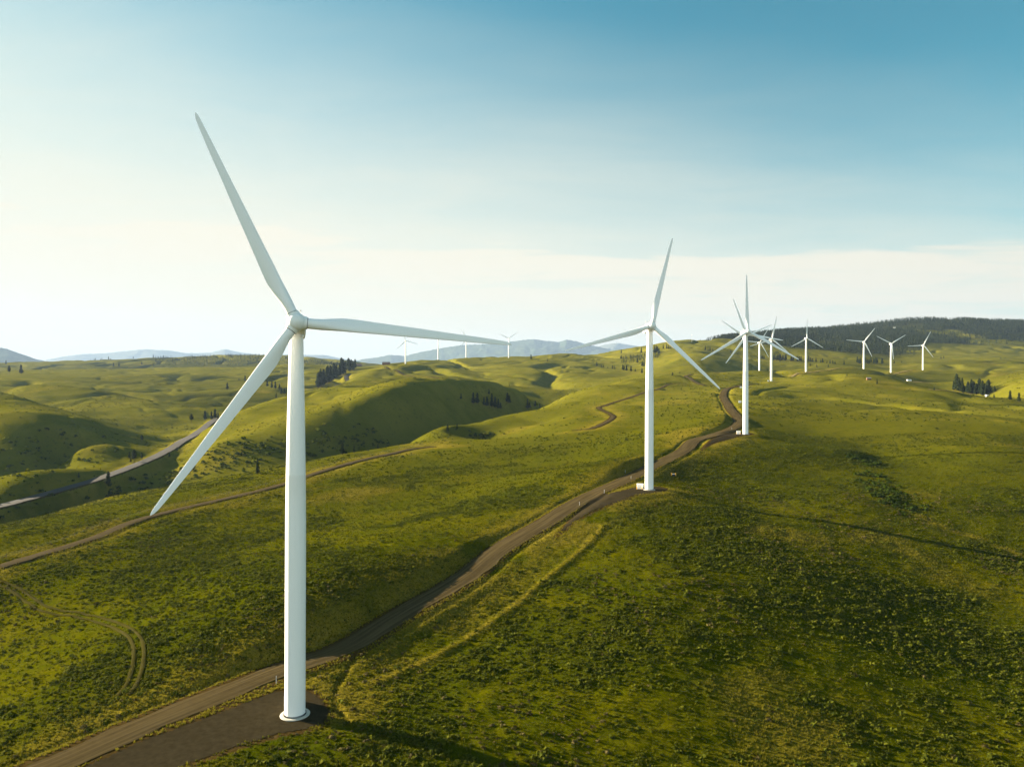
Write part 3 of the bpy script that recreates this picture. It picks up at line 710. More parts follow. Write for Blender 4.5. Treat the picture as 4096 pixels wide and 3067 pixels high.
def turbine(k, label, rear=None):
    x, y, z, yaw, ph = TURB[k]; z += ZC
    root = empty('wind_turbine', (x, y, z), R(yaw))
    tag(root, label, 'wind turbine', 'white three-bladed wind turbines on the hills')
    unyaw = Matrix.Rotation(R(-yaw), 4, 'Z')
    o = obj('tower', TW, root, unyaw)
    if k < 3:
        obj('door', DR, o)
        obj('vent_grille', DG, o)
    f = obj('foundation', FD, root)
    if k < 3: obj('anchor_bolts', BO, f)
    NM = Matrix.Translation((0, 0, H)) @ Matrix.Rotation(R(-TILT), 4, 'X')
    na_ = obj('nacelle', NC, root, NM)
    obj('weather_mast', MM, na_)
    if k < 7:
        obj('warning_light', LT, na_); obj('yaw_ring', YWM, na_)
        for h_ in HT: obj('roof_hatch', h_, na_)
    HM = NM @ Matrix.Translation((0, -OV, 0))
    hu = obj('hub', HB, root, HM @ Matrix.Rotation(R(ph), 4, 'Y'))
    if k < 7:
        for j in range(3): obj('blade_bearing', SR, hu, Matrix.Rotation(R(120*j), 4, 'Y'))
    for j in range(3):
        obj('blade', BL, root, HM @ Matrix.Rotation(R(ph + 120*j), 4, 'Y') @ Matrix.Rotation(R(CONE), 4, 'X'))
    return root
LAB = ['nearest and tallest looking white wind turbine on a dark gravel pad in the left foreground',
       'second nearest white wind turbine standing on a dark pad beside the gravel road',
       'third nearest turbine, at the road bend, one blade pointing straight up, others spread wide',
       'turbine almost hidden directly behind the third one, its blades tilted like the nearest turbine',
       'farther turbine hidden behind the third one, two blades raised in a flat Y',
       'thin distant turbine close between the third turbine and the one with white box',
       'distant turbine with gravel pad and white box, one blade leaning right of upright',
       'distant turbine standing alone with one blade upright and two spread below, before the pine forest',
       'left turbine of the distant row of three, one blade level',
       'middle turbine of the distant row of three, two blades raised in a Y',
       'right end turbine of the distant row of three',
       'small far turbine left of the ridge track, first on the far hilltop, blades spread wide',
       'small far turbine on the hilltop with its rotor hidden behind the big horizontal blade',
       'small far turbine on the hilltop with only a blade tip above the big horizontal blade',
       'small far turbine behind the big horizontal blade tip, two blades raised in a Y']
for k in range(15): turbine(k, LAB[k])

# transformer cabinets and bollards beside the turbines
def cabinet_mesh():
    m = MB(); m.box((0, 0, 1.05), (1.3, 0.95, 1.0)); m.box((0, 0, 2.10), (1.4, 1.05, 0.06)); return bevel_mesh(m.mesh('cabinet_body', M_WHITE), 0.04)
CB = cabinet_mesh()
CDM, CHM = [], []
for s_ in (-1, 1):
    cd = MB(); cd.box((s_*0.62, -0.97, 1.05), (0.56, 0.025, 0.86)); CDM.append(bevel_mesh(cd.mesh('cabinet_door', M_WHITE), 0.01))
    chd = MB(); chd.box((s_*0.12, -1.01, 1.1), (0.03, 0.02, 0.14)); CHM.append(chd.mesh('handle', M_DARK))
cp = MB(); cp.box((0, 0, -0.05), (1.55, 1.2, 0.12)); CPM = bevel_mesh(cp.mesh('plinth', M_CONC), 0.02)
def cabinet(x, y, rz, label):
    r = empty('transformer_cabinet', (x, y, ground(x, y)), rz); tag(r, label, 'electrical cabinet', 'white transformer cabinets beside the turbines')
    obj('cabinet_body', CB, r); obj('plinth', CPM, r)
    for a_, b_ in zip(CDM, CHM): d_ = obj('cabinet_door', a_, r); obj('handle', b_, d_)
BM = MB(); BM.lathe([(0.11, -0.3), (0.11, 1.15), (0.09, 1.22), (0.04, 1.25)], 14); BLM = autosmooth(BM.mesh('bollard', M_YEL), 40)
def bollard(x, y, label):
    o = obj('bollard', BLM); o.location = (x, y, ground(x, y)); tag(o, label, 'bollard', 'yellow safety bollards')
x, y = TURB[0][:2]
cabinet(x-1.15, y+3.9, R(20), 'white transformer cabinet hidden behind the nearest turbine tower')
x, y = TURB[1][:2]
cabinet(x-3.35, y+2.6, R(-8), 'white transformer cabinet left of the second turbine on the dark pad')
bollard(x-4.95, y+1.2, 'yellow bollard standing left of the white cabinet at the second turbine')
bollard(x-2.85, y+0.9, 'yellow bollard in front of the white cabinet at the second turbine')
x, y = TURB[2][:2]
cabinet(x-3.9, y+2.4, R(-15), 'white transformer cabinet left of the third turbine at the road bend')
bollard(x-5.8, y+1.0, 'yellow bollard left of the white cabinet at the third turbine')
bollard(x-3.2, y+0.6, 'yellow bollard in front of the white cabinet at the third turbine')
for k, lab in ((3, 'small white cabinet left of the third turbine tower, beside the side road'), (4, 'tiny white cabinet left of the third turbine tower, higher up the road'),
               (6, 'small white cabinet beside the distant turbine with the gravel pad'), (5, 'tiny white cabinet at the foot of the thin distant turbine'),
               (8, 'tiny white cabinet at the foot of the first turbine in the row of three'), (10, 'tiny white cabinet at the foot of the turbine at the right end of the row')):
    x, y = TURB[k][:2]; cabinet(x-4.6, y+1.0, R(-20), lab)
# black junction box ringed by bollards right of the second turbine
p = hit(2694.6, 1904)
jb = empty('junction_box', p, R(10)); tag(jb, 'black metal junction box between yellow bollards right of the second turbine', 'electrical box')
m = MB(); m.box((0, 0, 0.5), (0.55, 0.5, 0.5)); obj('box_body', bevel_mesh(m.mesh('box_body', M_DARK), 0.03), jb)
m = MB(); m.box((0, 0, 1.05), (0.6, 0.55, 0.045)); obj('lid', bevel_mesh(m.mesh('lid', M_GREY), 0.02), jb)
for (dx, dy), lab in zip(((-1.3, -0.5), (-0.85, 0.3), (1.0, -0.3), (1.3, 1.8)), ('yellow bollard at the left of the black junction box', 'yellow bollard just left behind the black junction box', 'yellow bollard just right of the black junction box', 'yellow bollard set back to the right of the black junction box')):
    bollard(p[0]+dx, p[1]+dy, lab)
# slim road marker posts
PM = MB(); PM.lathe([(0.075, -0.3), (0.075, 1.45), (0.06, 1.55)], 8); PMM = PM.mesh('marker_post', M_GREY)
RBND = MB(); RBND.lathe([(0.082, 1.22), (0.082, 1.4)], 8); RBM = RBND.mesh('reflector_band', M_GREY)
for (u, v), lab in zip(((2318,2022), (2417,1973), (2524,1917), (2501,1893), (2927,1718), (1105,2735)), ('slim marker post at the lower mouth of the second turbine pad', 'slim marker post in the grass wedge between road and second pad',
        'slim marker post right of the road behind the second turbine cabinet', 'slim marker post on the far left verge near the second turbine', 'slim marker post on the verge by the third turbine', 'slim marker post at the road edge left of the nearest tower')):
    q_ = hit(u, v); r = empty('marker_post', q_); tag(r, lab, 'marker post', 'slim road marker posts'); obj('post', PMM, r); obj('reflector_band', RBM, r)

# post and wire fence along the far side of the farm track
fl = LINES['farm_track']
t_ = np.gradient(fl[:, :2], axis=0); t_ /= np.linalg.norm(t_, axis=1)[:, None]
fx, fy = fl[:, 0] - 9.0*t_[:, 1], fl[:, 1] + 9.0*t_[:, 0]
s_ = np.concatenate([[0], np.cumsum(np.hypot(np.diff(fx), np.diff(fy)))])
ss = np.arange(10, s_[-1], 6.5)[:90]
px, py = np.interp(ss, s_, fx), np.interp(ss, s_, fy)
fr = empty('wire_fence', (px[0], py[0], ground(px[0], py[0]))); tag(fr, 'post and wire fence running along the far side of the straight dirt track', 'fence')
FP = MB(); FP.lathe([(0.09, -0.4), (0.085, 1.35), (0.05, 1.42)], 7); FPM = FP.mesh('fence_post', M_WOOD)
wires = MB(); last = None
for i, (a, b_) in enumerate(zip(px, py)):
    g = ground(a, b_)
    o = obj('fence_post', FPM, fr); o.location = Vector((a, b_, g)) - fr.location; o.rotation_euler = (R(rng.uniform(-5, 5)), R(rng.uniform(-5, 5)), 0)
    if last is not None:
        for hgt in (0.5, 0.85, 1.2):
            wires.bar(Vector((last[0], last[1], last[2]+hgt)) - fr.location, Vector((a, b_, g+hgt)) - fr.location, 0.012, 3)
    last = (a, b_, g)
wo = obj('wire', wires.mesh('wire', M_GREY), fr)

# ------------------------------------------------------------------ sheds, trailer, mast
def shed(name, p, rz, w, l, h, wall, roof, label, cat, win=False):
    r = empty(name, p, rz); tag(r, label, cat)
    m = MB(); m.box((0, 0, h/2-0.5), (l/2, w/2, h/2+0.5)); m.add([(-l/2, -w/2, h), (-l/2, w/2, h), (-l/2, 0, h+w*0.22), (l/2, -w/2, h), (l/2, w/2, h), (l/2, 0, h+w*0.22)], [(0, 2, 1), (3, 4, 5), (0, 3, 5, 2), (1, 2, 5, 4)])
    obj('wall', m.mesh('wall', wall), r)
    m = MB()
    for s_ in (-1, 1): m.add([(-l/2-.3, s_*(w/2+.35), h-0.1), (l/2+.3, s_*(w/2+.35), h-0.1), (l/2+.3, 0, h+w*0.22+.06), (-l/2-.3, 0, h+w*0.22+.06), (-l/2-.3, s_*(w/2+.35), h+0.05), (l/2+.3, s_*(w/2+.35), h+0.05), (l/2+.3, 0, h+w*0.22+.22), (-l/2-.3, 0, h+w*0.22+.22)],
                             [(0, 1, 2, 3), (4, 7, 6, 5), (0, 4, 5, 1), (1, 5, 6, 2), (2, 6, 7, 3), (3, 7, 4, 0)])
    obj('roof', m.mesh('roof', roof), r)
    m = MB(); m.box((l*0.2, -w/2-0.03, 1.05), (0.5, 0.05, 1.05)); obj('door', m.mesh('door', M_DARK), r)
    if win:
        for k in (-0.3, -0.05):
            m = MB(); m.box((l*k, -w/2-0.03, h*0.6), (0.7, 0.04, 0.45)); obj('window', m.mesh('window', M_GLASS), r)
    return r
p = hit(3636, 1524); shed('trailer', p, R(12), 2.8, 9, 2.4, M_WHITE, M_WHITE, 'white trailer home at the right edge of the distant slope below the turbines', 'trailer', True)
p = hit(3475, 1519); shed('shed', p, R(-8), 4, 6, 2.4, M_BROWN, M_ROOF, 'small brown shed in the grass below the row of three turbines', 'shed')
p = hit(3947, 1586); shed('shed', p, R(5), 2.4, 3.4, 2.0, M_WHITE, M_WHITE, 'small white shed by the pine grove in the right valley', 'shed')
patch('bare_ground', oval(3775, 1562, hit(3775, 1562)[1], 24, 5), 0, M_SOIL, 'pale strip of bare earth on the right slope near the pine grove', 'bare ground', 0.15, 1.5)
patch('bare_ground', oval(3680, 1529, hit(3680, 1529)[1], 22, 5), 0, M_SOIL, 'pale strip of bare earth beside the white trailer', 'bare ground', 0.2, 1.5)
def at(u, d):
    x = (u-CX)*d/F; return np.array([x, d, ground(x, d)])
shed('house', at(3577, 3640), R(-10), 7, 10, 4, M_WHITE, M_WHITE, 'white house high on the forested hill', 'house', True)
shed('barn', hit(1432, 1463), R(15), 14, 34, 7, M_BROWN, M_BROWN, 'long low brown barn on the skyline left of the far hill', 'barn')
shed('barn', hit(1545, 1459), R(5), 12, 24, 7, M_BROWN, M_ROOF, 'low brown barn beside the leftmost distant turbine', 'barn')
pm = hit(2767, 1368); ms = empty('lattice_mast', pm); tag(ms, 'thin pale lattice mast on the grassy hilltop', 'mast')
m = MB()
for i in range(3):
    a = 2*math.pi*i/3; m.bar((0.8*math.cos(a), 0.8*math.sin(a), -0.5), (0.35*math.cos(a), 0.35*math.sin(a), 26), 0.14)
    for k in range(12):
        b2 = 2*math.pi*(i+1)/3; r1, r2 = 0.8-0.0375*k, 0.8-0.0375*(k+1)
        m.bar((r1*math.cos(a), r1*math.sin(a), 2.16*k), (r2*math.cos(b2), r2*math.sin(b2), 2.16*(k+1)), 0.06, 4)
obj('lattice_frame', m.mesh('lattice_frame', M_GREY), ms)
m = MB(); m.lathe([(0.9, 0), (1.0, 0.3), (1.0, 1.6), (0.8, 1.9)], 12, Matrix.Translation((0, 0, 26))); obj('antenna', m.mesh('antenna', M_WHITE), ms)

# ------------------------------------------------------------------ trees
def crown_arrays(nf, shape, seed, size):
    g = np.random.default_rng(seed); V_ = []; T_ = []
    for k in range(nf):
        h = g.uniform(0, 1)**0.9
        if shape == 'spire':   z = 0.10 + 0.90*h; rad = 0.17*(1-h)**0.85 + 0.012
        elif shape == 'broad': z = 0.14 + 0.86*h; rad = 0.20*(1-h**2.2)**0.7*(0.75+0.25*math.sin(9*h)) + 0.015
        else:                  z = 0.34 + 0.66*h; rad = 0.21*math.sqrt(max(0, 1-(2*h-0.9)**2*0.82)) + 0.01
        a = g.uniform(0, 2*math.pi); lump = 0.72 + 0.36*math.sin(3*a + seed + 7*h)*math.sin(11*h + seed)
        rr = rad*lump*math.sqrt(g.uniform(0.12, 1.0))
        c = np.array([rr*math.cos(a), rr*math.sin(a), z])
        out_ = np.array([math.cos(a), math.sin(a), -0.35]); side = np.array([-math.sin(a), math.cos(a), 0])
        s = size*g.uniform(0.6, 1.3)*(1.15-0.6*h)
        j = g.normal(0, 0.35, (3, 3))*s
        V_ += [c + out_*s + j[0], c - out_*0.5*s + side*0.8*s + j[1], c - out_*0.5*s - side*0.8*s + j[2] + np.array([0, 0, 0.3*s])]
        T_ += [np.clip(0.25 + 0.5*g.uniform() + 0.2*h, 0, 1)]*3
    return np.array(V_), np.array(T_)
def crown_mesh(nf, shape, seed, size):
    V_, T_ = crown_arrays(nf, shape, seed, size)
    return mesh_np('crown', V_, np.arange(len(V_)), np.full(len(V_)//3, 3), [M_PINE], False, attr={'tint': T_})
CROWNS = {'spire': [crown_mesh(560, 'spire', s, 0.062) for s in (1, 2, 3)], 'broad': [crown_mesh(640, 'broad', s, 0.07) for s in (4, 5, 6)], 'tall': [crown_mesh(520, 'tall', s, 0.066) for s in (7, 8)]}
tm = MB(); tm.lathe([(0.022, -0.03), (0.016, 0.25), (0.010, 0.6), (0.003, 0.95)], 7)
for k in range(7):
    a = k*2.4; z = 0.3+0.08*k; tm.bar((0, 0, z), (0.1*math.cos(a)*(1.1-z), 0.1*math.sin(a)*(1.1-z), z+0.02), 0.005, 4, 0.002)
TM = tm.mesh('trunk', M_BARK)
SP = {'spire': 0, 'broad': 1, 'tall': 2}
def tree(p, hgt, shape, label, group=None, fat=1.0):
    r = empty('pine_tree', p, rng.uniform(0, 6.28)); tag(r, label, 'tree', group)
    cr = CROWNS[shape]; o = obj('crown', cr[int(rng.integers(len(cr)))], r)
    s = fat*rng.uniform(0.9, 1.15); o.scale = (hgt*s, hgt*s, hgt)
    t = obj('trunk', TM, r); t.scale = (hgt, hgt, hgt*0.97)
def tpx(u, v, hp, shape, label, group=None, fat=1.0):
    p = hit(u, v); tree(p, hp*p[1]/F, shape, label, group, fat)

S, B_, T2 = 'spire', 'broad', 'tall'
single = [
 (36,1497,34,T2,'narrow dark pine on the left plateau, left of a broader pine'), (84,1496,37,B_,'broad dark pine with spreading branches on the left plateau'), (24,1458,17,B_,'small pine at the far left below the blue hill'),
 (434,1437,13,S,'pointed pine standing out among small trees on the left skyline'), (533,1434,9,T2,'tiny tree alone on the left skyline'), (613,1432,14,S,'slim pine on the left skyline above the dark blue wood'), (653,1432,11,B_,'pine on the left skyline above a lower tree'),
 (454,1467,17,B_,'left one of two hazy pines on the slope below the left skyline'), (476,1467,16,B_,'right one of two hazy pines on the slope below the left skyline'), (567,1459,13,B_,'lone hazy pine left of the dark blue wood'), (615,1466,14,S,'pine touching the left end of the dark blue wood'),
 (909,1559,28,B_,'stout dark pine alone on the open left hillside'), (956,1523,12,B_,'small bushy tree left of a taller pine behind the lowered blade'), (980,1526,25,B_,'dark pine beside the edge of the lowered blade'),
 (765,1690,34,T2,'thin sparse pine left of the highway bend'), (567,1768,28,T2,'round topped tree on the valley floor under the left hill'), (536,1851,52,T2,'tallest thin tree beside the highway on the valley floor'), (517,1835,28,B_,'bushy tree left of the tall thin tree by the highway'), (567,1835,26,B_,'bushy tree right of the tall thin tree by the highway'), (523,1849,18,B_,'low tree at the foot of the tall thin tree by the highway'),
 (433,1940,54,B_,'large dark tree hiding part of the highway'), (315,1912,22,B_,'small round tree on the valley floor left of the highway'), (677,1828,20,B_,'low dark tree on the near shoulder of the highway'), (708,1803,15,B_,'small tree on the highway shoulder farther up'),
 (1030,1897,62,S,'pointed dark conifer on the green valley floor behind the lowered blade'), (1369,1819,50,B_,'leafy tree on the shaded bank just right of the nearest tower'), (1416,1812,32,B_,'dark tree at the field edge right of the nearest tower'), (1511,1796,22,B_,'low dark tree at the foot of the shaded bank'),
 (1790,1725,28,B_,'left one of two dark round trees behind the golden spur'), (1828,1718,25,B_,'right one of two dark round trees behind the golden spur'), (1844,1598,25,B_,'lone pine in the shade left of the shaded grove'), (1956,1579,25,S,'small pine above the shaded grove'), (2037,1546,12,S,'tiny pine on the sunny hill above the shaded grove'),
 (2157,1588,10,S,'tiny pine on the crest of the shaded bank'), (2124,1438,20,B_,'dark pine alone on the ridge right of the far turbines'), (2154,1443,8,S,'tiny pine on the ridge between two others'), (2190,1446,11,B_,'small pine on the ridge right of the far turbines'),
 (2485,1414,17,S,'pine on the saddle left of the second turbine tower'), (2485,1436,16,B_,'pine below the saddle left of the second turbine tower'), (2565,1412,25,S,'tall pine beside the second turbine tower'), (2550,1452,20,B_,'pine in the shaded hollow left of the second tower'), (2690,1502,13,B_,'round dark tree alone under the blade of the second turbine'),
 (2923,1413,14,B_,'lone pine on the grassy hill left of the third turbine tower'), (3120,1448,11,B_,'small pine in front of the tree line behind the distant turbines'), (3241,1465,12,B_,'small round pine right of the alone standing distant turbine'), (3267,1470,14,S,'slim pine on the slope below the tree line'), (3313,1470,13,S,'cone shaped pine on the slope below the tree line'), (3388,1505,10,B_,'dark bush like tree below the first turbine of the row'),
 (3508,1537,21,S,'slim dark tree right of the brown shed'), (3737,1561,13,B_,'round dark tree beside the pale strip of earth'), (3577,1454,11,B_,'round pine just right of the middle turbine of the row'), (3607,1452,9,B_,'low bushy pine between two turbines of the row'),
 (3979,1570,26,B_,'pine just right of the right valley grove'), (4040,1602,40,B_,'large dark pine near the right edge, left of its twin'), (4076,1608,37,B_,'large dark pine at the right edge of the view'), (3949,1531,11,B_,'small tree at the foot of the rounded right hill'), (3976,1592,17,B_,'low tree at the lower end of the right valley grove')]
for s in single: tpx(*s)
def cluster(pts, label, group):
    for u, v, hp, sh in pts: tpx(u, v, hp, sh, label, group)
def spread(n_, u0, u1, va, vb, jit, h0, h1, shapes=(S, B_)):
    r = []
    for k in range(n_):
        t = rng.uniform(); r.append((u0+(u1-u0)*t, va+(vb-va)*t + rng.uniform(-jit, jit), rng.uniform(h0, h1), shapes[int(rng.integers(len(shapes)))]))
    return r
cluster([(820,1681,38,B_),(846,1680,35,B_),(860,1677,42,B_),(872,1676,30,S)], 'dark pine of the clump beside the highway bend', 'pines beside the highway bend')
cluster([(1069,1547,25,B_),(1087,1553,30,S),(1101,1556,31,B_),(1118,1559,24,B_),(1125,1578,30,B_),(1137,1577,24,B_),(1104,1592,19,B_)], 'dark pine of the loose row left of the nearest tower', 'pines in a loose row left of the nearest tower')
cluster(spread(30, 1268, 1372, 1554, 1497, 5, 46, 66), 'tall pine of the dense grove beside the climbing highway', 'pines of the grove beside the climbing highway')
cluster(spread(8, 1366, 1420, 1488, 1478, 5, 30, 52), 'pine at the top end of the highway grove', 'pines at the top end of the highway grove')
cluster([(1893,1617,47,B_),(1909,1617,45,B_),(1936,1622,35,S),(1948,1626,40,B_),(1967,1630,56,S),(1980,1633,45,B_),(1993,1636,40,S),(2002,1636,25,B_),(2029,1611,40,B_),(2037,1614,33,B_),(2110,1636,42,S),(2119,1633,26,B_),(2141,1627,25,B_),(2159,1636,24,S)], 'dark pine of the grove on the shaded bank', 'pines of the grove on the shaded bank')
cluster([(2387,1466,18,B_),(2407,1470,13,B_),(2414,1470,12,S),(2431,1474,9,B_),(2450,1477,17,B_),(2459,1477,17,S),(2491,1481,23,B_),(2496,1482,22,S),(2506,1484,24,B_),(2524,1487,23,B_),(2541,1487,12,B_),(2569,1466,22,B_),(2576,1466,24,S),(2568,1494,22,B_)], 'pine of the broken row left of the second turbine tower', 'pines in a broken row left of the second tower')
cluster([(2610,1412,26,S),(2617,1412,32,S),(2624,1411,30,S),(2630,1410,25,B_),(2636,1413,20,B_),(2653,1396,18,S),(2667,1396,21,S),(2675,1396,17,B_),(2683,1397,13,B_)], 'pine on the skyline right of the second turbine tower', 'skyline pines right of the second tower')
cluster([(2821,1403,20,B_),(2832,1405,13,B_),(2840,1405,18,B_),(2851,1406,13,B_)], 'pine of the small clump on the grassy hill', 'pines in a small clump on the grassy hill')
cluster([(3044,1436,18,B_),(3050,1436,16,B_),(3056,1437,15,B_)]+spread(26, 3090, 3222, 1440, 1447, 2, 16, 26)+[(3234,1445,25,S),(3242,1448,18,B_),(3250,1449,16,B_),(3264,1449,20,S),(3282,1451,14,B_),(3290,1451,18,B_),(3307,1454,10,B_),(3320,1455,18,S),(3331,1455,14,B_),(3340,1456,12,B_),(3376,1460,20,S)], 'pine of the long tree line behind the distant turbines', 'pines of the tree line behind the distant turbines')
cluster(spread(22, 3428, 3555, 1453, 1455, 3, 16, 26), 'pine of the grove in the hollow between two turbines', 'pines in the hollow between two distant turbines')
cluster([(3764,1436,12,B_),(3775,1435,12,B_),(4003,1436,8,B_),(4020,1435,8,B_)], 'tiny pine on the open grass slope far right', 'tiny pines on the far right slope')
cluster(spread(38, 3812, 3958, 1558, 1580, 9, 26, 58, (B_, B_, S)), 'pine of the dense grove in the right valley', 'pines of the right valley grove')
cluster(spread(9, 352, 452, 1441, 1438, 0.6, 4, 9), 'tiny tree in the scattered row on the left skyline', 'tiny trees scattered on the left skyline')
cluster([(748,1434,10,B_),(770,1433,13,S),(802,1431,11,S),(824,1433,7,B_),(856,1429,13,S),(890,1438,11,B_),(915,1425,11,B_),(921,1425,10,B_),(987,1423,7,S),(1038,1422,7,B_),(1053,1422,8,S),(1028,1446,13,B_)], 'small hazy pine on the skyline above the dark blue wood', 'hazy skyline pines above the blue wood')

# woods too thick to count: one mesh each
def wood(name, pts, label, hmin, hmax, nf=44, mat=None):
    base_ = [crown_arrays(nf, sh, 50+i, 0.085) for i, sh in enumerate((S, S, B_, B_))]
    Vs, Ts = [], []
    for i, (bv, bt) in enumerate(base_):
        q_ = pts[i::4]; m_ = len(q_)
        if not m_: continue
        h_ = rng.uniform(hmin, hmax, m_); a = rng.uniform(0, 6.28, m_); f_ = h_*rng.uniform(0.95, 1.35, m_)
        c_, s_ = np.cos(a)*f_, np.sin(a)*f_
        x = bv[None, :, 0]*c_[:, None] - bv[None, :, 1]*s_[:, None] + q_[:, 0][:, None]
        y = bv[None, :, 0]*s_[:, None] + bv[None, :, 1]*c_[:, None] + q_[:, 1][:, None]
        z = bv[None, :, 2]*h_[:, None] + q_[:, 2][:, None] - 0.8
        Vs.append(np.stack([x, y, z], -1).reshape(-1, 3)); Ts.append(np.clip(bt[None] + rng.normal(-0.05, 0.26, m_)[:, None], 0, 1).ravel())
    V_ = np.vstack(Vs); T_ = np.concatenate(Ts)
    me = mesh_np(name, V_, np.arange(len(V_)), np.full(len(V_)//3, 3), [mat or M_PINE], False, attr={'tint': T_})
    return tag(obj(name, me), label, 'forest', kind='stuff')
def scatter_ud(n_, u0, u1, dfun0, dfun1, dens=None):
    u = rng.uniform(u0, u1, n_); t = rng.uniform(0, 1, n_)**0.8; d0, d1 = dfun0(u), dfun1(u)
    d = d0 + (d1-d0)*t; x = (u-CX)*d/F
    k = np.ones(n_, bool) if dens is None else rng.uniform(0, 1, n_) < dens(x, d, u)
    x, d = x[k], d[k]; return np.stack([x, d, zsample(x, d)], -1)
def fdens(x, y, u):
    c_ = sstep(0.42, 0.25, fbm(x, y, 420, 3, 131)) * 0.96 + 0.04
    edge = sstep(0, 220, y - fb(u))
    return c_ * sstep(2790, 2960, u) * (0.35 + 0.65*edge) * np.where((u > 3530) & (u < 3690) & (y > 3560) & (y < 3760), 0.1, 1)
wood('forest', scatter_ud(22000, 2800, 4400, fb, ft, fdens), 'dense dark pine forest covering the far hill on the right', 13, 25, 36)
wood('forest', scatter_ud(900, 620, 1040, lambda u: 3500+0*u, lambda u: 4250+0*u), 'dark blue strip of woodland below the left skyline', 9, 15, 36)
wood('forest', scatter_ud(700, 1140, 1420, lambda u: 3000+0*u, lambda u: np.interp(u, [1140, 1420], [4200, 3400])), 'bluish wooded slope behind the nearest tower', 9, 16, 36)
wood('forest', scatter_ud(260, 2480, 2640, lambda u: 2200+0*u, lambda u: 2450+0*u), 'dark wood in the shaded hollow behind the second tower', 7, 13, 36)

# ------------------------------------------------------------------ ground cover: sagebrush, grass tufts, valley shrubs
def clump_arrays(kind, seed):
    g = np.random.default_rng(seed); V_ = []; T_ = []
    if kind == 'sage':
        for k in range(16):
            a = g.uniform(0, 6.28); e = g.uniform(0.1, 1.4); r = 0.5*g.uniform(0.55, 1.0)
            c = np.array([r*math.cos(a)*math.cos(e), r*math.sin(a)*math.cos(e), 0.72*r*math.sin(e)+0.04])
            n_ = c/np.linalg.norm(c) + g.normal(0, 0.4, 3); n_ /= np.linalg.norm(n_)
            t1 = np.cross(n_, [0.3, 0.2, 1]); t1 /= np.linalg.norm(t1); t2 = np.cross(n_, t1); s = 0.2*g.uniform(0.7, 1.3)
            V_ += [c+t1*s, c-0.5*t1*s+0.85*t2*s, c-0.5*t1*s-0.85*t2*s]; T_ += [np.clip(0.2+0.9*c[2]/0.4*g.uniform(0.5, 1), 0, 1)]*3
    else:
        for k in range(11):
            a = g.uniform(0, 6.28); b0 = np.array([math.cos(a), math.sin(a), 0])*g.uniform(0, 0.28)
            l = g.uniform(0.5, 1.0); lean = np.array([math.cos(a), math.sin(a), 0])*g.uniform(0.1, 0.5); w = np.array([-math.sin(a), math.cos(a), 0])*0.11
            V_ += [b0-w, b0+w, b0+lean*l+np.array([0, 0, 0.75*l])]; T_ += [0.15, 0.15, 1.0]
    return np.array(V_), np.array(T_)
def cover(name, pts, size, tint, mat, kind, label, cat, zf=1.0):
    base_ = [clump_arrays(kind, 90+i) for i in range(6)]; Vs, Ts = [], []
    for i, (bv, bt) in enumerate(base_):
        q_, h_, tn = pts[i::6], size[i::6], tint[i::6]; m_ = len(q_)
        a = rng.uniform(0, 6.28, m_); c_, s_ = np.cos(a)*h_, np.sin(a)*h_
        x = bv[None, :, 0]*c_[:, None] - bv[None, :, 1]*s_[:, None] + q_[:, 0][:, None]
        y = bv[None, :, 0]*s_[:, None] + bv[None, :, 1]*c_[:, None] + q_[:, 1][:, None]
        z = bv[None, :, 2]*h_[:, None]*zf + q_[:, 2][:, None] - 0.03
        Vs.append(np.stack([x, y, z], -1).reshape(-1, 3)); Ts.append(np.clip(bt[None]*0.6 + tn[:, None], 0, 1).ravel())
    V_ = np.vstack(Vs); T_ = np.concatenate(Ts)
    me = mesh_np(name, V_, np.arange(len(V_)), np.full(len(V_)//3, 3), [mat], False, attr={'tint': T_})
    return tag(obj(name, me), label, cat, kind='stuff')
def field(n_, d0, d1, pw=1.0):
    """random ground points inside the view, evenly over the ground (pw=1) or thinning with distance"""
    t = rng.uniform(0, 1, n_); d = (d0**(2/pw) + (d1**(2/pw)-d0**(2/pw))*t)**(pw/2)
    x = d*rng.uniform(-0.78, 0.78, n_); return x, d
# sagebrush
x, y = field(560000, 88, 520, 1.3)
sg = gsample(SAGE, x, y); rd = gsample(RD, x, y); cl = sstep(-0.15, 0.5, fbm(x, y, 6, 2, 151)); rut_ = gsample(RUTD, x, y)
k = (rng.uniform(0, 1, len(x)) < (0.16 + 0.84*sg)*(0.3+0.7*cl)*(0.2+0.8*sstep(3, 13, rd))) & (rd > 1.5) & (np.abs(rut_-0.95) > 0.75)
x, y = x[k], y[k]; pts = np.stack([x, y, zsample(x, y)], -1)
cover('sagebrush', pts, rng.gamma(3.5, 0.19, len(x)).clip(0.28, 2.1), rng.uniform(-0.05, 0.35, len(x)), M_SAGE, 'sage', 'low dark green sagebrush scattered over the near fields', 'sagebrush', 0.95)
# grass
x, y = field(420000, 88, 420, 1.45)
rd = gsample(RD, x, y); gd = gsample(GOLD, x, y)
k = (rng.uniform(0, 1, len(x)) < 0.14 + 0.80*gd) & (rd > -0.3)
x, y, gd = x[k], y[k], gd[k]; pts = np.stack([x, y, zsample(x, y)], -1)
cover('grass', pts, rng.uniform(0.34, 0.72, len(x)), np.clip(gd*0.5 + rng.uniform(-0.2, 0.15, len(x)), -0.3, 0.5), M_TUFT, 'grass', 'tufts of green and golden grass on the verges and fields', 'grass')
M_DEAD = leafmat('dry_brush_stems', (0.030, 0.024, 0.008), (0.062, 0.051, 0.018), (0.105, 0.088, 0.030), 0.1)
x, y = field(60000, 90, 330, 1.3)
rd = gsample(RD, x, y); cl = sstep(0.22, 0.5, fbm(x, y, 45, 3, 171))
k = (rng.uniform(0, 1, len(x)) < 0.008 + 0.20*cl) & (rd > 1.5)
